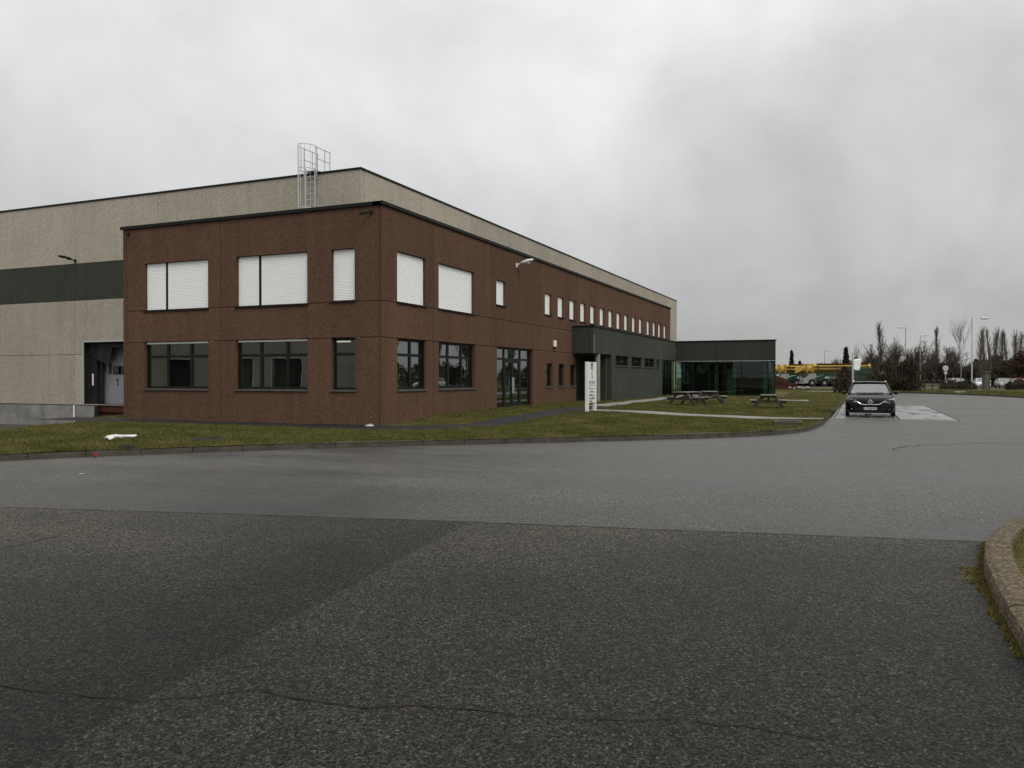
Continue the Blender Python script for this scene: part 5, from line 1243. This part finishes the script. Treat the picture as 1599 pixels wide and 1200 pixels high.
def bush(name, label, x, y, rx, ry, h, mat, n, seed, rz=0.0, leaf=.06, sticks=120, group='bushes along the far verge'):
    rnd = random.Random(seed); rg = np.random.default_rng(seed); o = thing(name, label, 'bush', (x, y, 0.12), rz, group)
    st_ = MB()
    for k in range(sticks):
        a = rnd.random() * 6.283; q = math.sqrt(rnd.random()) * .75
        b = (rx * q * math.cos(a), ry * q * math.sin(a), 0); d = Vector((math.cos(a) * .25, math.sin(a) * .25, 1)).normalized()
        pts = limb(st_, b, d, h * rnd.uniform(.6, 1.05) * (1 - .35 * q), .022, rnd, .12, 4, 3)
        for i in range(3):
            s_ = rnd.choice(pts[1:]); limb(st_, s_[0], (s_[1] + Vector((rnd.gauss(0, .5), rnd.gauss(0, .5), .2))).normalized(), h * .22, .011, rnd, .1, 2, 3)
    tag(st_.build('stems', 'twig', o, fix=False), kind='stuff')
    a = rg.random(n) * 6.283; q = rg.random(n) ** .45; top = h * (.82 + .18 * np.sin(a * 3 + seed) * np.cos(a * 5))
    z = rg.random(n) ** .75 * top; wz = np.sqrt(np.clip(1 - (z / top) ** 2.6, .05, 1)); c = np.c_[rx * q * wz * np.cos(a), ry * q * wz * np.sin(a), z]
    keep = np.sin(c[:, 0] * 2.1 + seed) + np.sin(c[:, 1] * 2.4) + np.sin(c[:, 2] * 2.7 + c[:, 0]) > -1.1; c = c[keep]
    v = c[:, None, :] + rg.normal(0, leaf, (len(c), 3, 3))
    tri_mesh('foliage', v, mat, o)
BUSH = [(1319, 78, 1.1, 1.0, 2.6, 'brown_leaf', 2600, 'narrow brown bush left of the wrapped sign'), (1330, 86, .9, .8, 1.9, 'olive_leaf', 1600, 'low olive bush behind the sign pole'),
        (1370, 92, 1.9, 1.4, 2.3, 'olive_leaf', 3200, 'olive brown bush just right of the car roof'), (1386, 88, 2.2, 1.6, 3.2, 'brown_leaf', 5200, 'large brown hedge bush right of the cranes'), (1403, 87, 2.0, 1.5, 3.3, 'brown_leaf', 4800, 'broad brown hedge bush in the middle of the hedge'), (1419, 86, 1.5, 1.3, 3.6, 'red_leaf', 4600, 'tall reddish bush at the right end of the hedge'),
        (1485, 97, 1.5, 1.1, 1.1, 'red_leaf', 1800, 'low reddish shrub left of the birch foot'), (1497, 93, 1.2, 1.0, 1.0, 'brown_leaf', 1600, 'low brown shrub round the birch foot'), (1510, 95, 1.2, 1.0, 1.3, 'olive_leaf', 1000, 'small shrub left of the lamp post foot'),
        (1560, 126, 3.4, 2.2, 3.0, 'brown_leaf', 4000, 'tall brown thicket behind the red car'), (1581, 128, 3.0, 2.2, 4.6, 'olive_leaf', 6000, 'tall olive thicket near the right edge'), (1600, 122, 2.9, 2.2, 5.6, 'red_leaf', 7000, 'tall reddish thicket at the right edge'), (1593, 92, 1.0, .8, 1.4, 'brown_leaf', 1000, 'low brown shrub before the thicket at the right edge'),
        (1577, 93, .5, .5, 1.2, 'red_leaf', 350, 'small reddish shrub in front of the far cars'), (1337, 150, 3.0, 2.4, 5.4, 'red_leaf', 5200, 'dense reddish crown right of the dark conifer'), (1215, 150, 4.0, 3.0, 3.9, 'conifer_leaf', 3600, 'dark evergreen bush left of the boom tip'), (1228, 165, 3.0, 2.0, 4.0, 'conifer_leaf', 2600, 'dark evergreen bush behind the boom tip')]
for k, (px, dep, rx, ry, h, mt, n, lb) in enumerate(BUSH):
    x, y = ray(px, dep); bush('bush', lb, x, y, rx, ry, h, mt, n, 40 + k, YAW - R(90), .075 if dep < 100 else .12, 60 if dep < 100 else 40)
# the dark wood behind, read as one mass
rg = np.random.default_rng(77); n = 42000; pxs = 1300 + rg.random(n) * 420; dep = 205 + rg.random(n) * 30
top = 4.9 + .9 * np.sin(pxs * .07) + .6 * np.sin(pxs * .19 + 1) + 1.4 * np.clip((pxs - 1480) / 120, 0, 1) + 0.5 * np.sin(pxs * .5)
z = rg.random(n) ** .8 * top
a = (pxs - 799.5) / 1258; f = np.array([math.cos(YAW), math.sin(YAW)]); r_ = np.array([math.sin(YAW), -math.cos(YAW)])
c = np.c_[cam.location.x + (f[0] + r_[0] * a) * dep, cam.location.y + (f[1] + r_[1] * a) * dep, z]
v = c[:, None, :] + rg.normal(0, .30, (n, 3, 3)) * np.array([1, 1, 1.4])
tag(tri_mesh('distant_wood', v, 'far_wood'), 'dark distant wood below the bare trees', 'wood', kind='stuff')

# ------------------------------------------------------------------ across the yard and the road: seen only mirrored in the glass
ow = thing('opposite_warehouse', 'pale grey warehouse across the yard, seen mirrored in the front windows', 'building')
FO = lambda a, z, n: (-38 + n, a, z)
OD = [(33.0, 36.4, 0.1, 3.4), (38.6, 42.0, 0.1, 3.4), (46, 49.4, 0.1, 3.4)]
for a0 in range(22, 64, 6): panel('wall_panel', FO, a0, a0 + 6, -0.2, 9.5, OD, -0.3, 0, 'grey_panel', ow)
for a0, a1, z0, z1 in OD:
    MB(FO).box(a0, a1, z0 - 1.2, z1, -0.4, -0.31).build('dock_shelter', 'shelter_fabric', ow); MB(FO).box(a0 + .8, a1 - .8, z0, z1 - 1.0, -0.309, -0.25).build('dock_door', 'interior_dark', ow)
    MB(FO).box(a0 - .06, a0, z0, z1 + .06, -.1, .04).box(a1, a1 + .06, z0, z1 + .06, -.1, .04).box(a0, a1, z1, z1 + .06, -.1, .04).build('dock_frame', 'white_paint', ow)
MB().box(-60, -38.4, 22, 64, 9.0, 9.4).build('roof', 'roofing', ow); MB(FO).box(22, 64, 9.5, 9.6, -.3, .05).build('coping', 'coping_dark', ow)
vn = make_car('dark car across the yard, mirrored in the narrow front window', -33, 17.5, 0.0, R(200), 'car_black', None, False, name='yard_car')
for k in range(9):
    x = 62 + k * 9.5; y = -50 - 5 * math.sin(k * 1.3)
    plant_tree('roadside_tree', 'bare tree across the road, seen mirrored in the long facade windows', 'tree', x, y, bt[k % 4], ('bark', 'twig'), 0.9 + .1 * (k % 3), k * 1.1, 'bare trees across the road', 1.0 + .1 * (k % 2))
for k in range(12):
    bush('roadside_bush', 'dark hedge bush across the road, seen mirrored in the glass', 56 + k * 8, -56 - 3 * math.sin(k), 4.8, 2.2, 4.4 + .4 * math.sin(k * 2), 'olive_leaf' if k % 2 else 'brown_leaf', 2200, 90 + k, 0.0, .16, 20, 'hedge across the road')
make_car('white van-sized car across the road, mirrored in the entrance door', 78, -44, 0.1, R(70), 'car_white', None, False, name='roadside_car')

# scrap blown onto the road
m = MB(); m.loft([[(-.07, -.03, .004), (.07, -.035, .004), (.075, .03, .004), (-.06, .04, .004)], [(-.065, -.03, .012), (.07, -.03, .02), (.07, .03, .010), (-.06, .035, .018)]])
o = m.build('paper_scrap', 'galvanised', None); o.location = (-12.6, -2.2, 0.003); o.rotation_euler = (0, 0, 0.4); o.scale = (.7, .7, .6); tag(o, 'small pale scrap of paper on the road left of the lawn bend', 'litter')
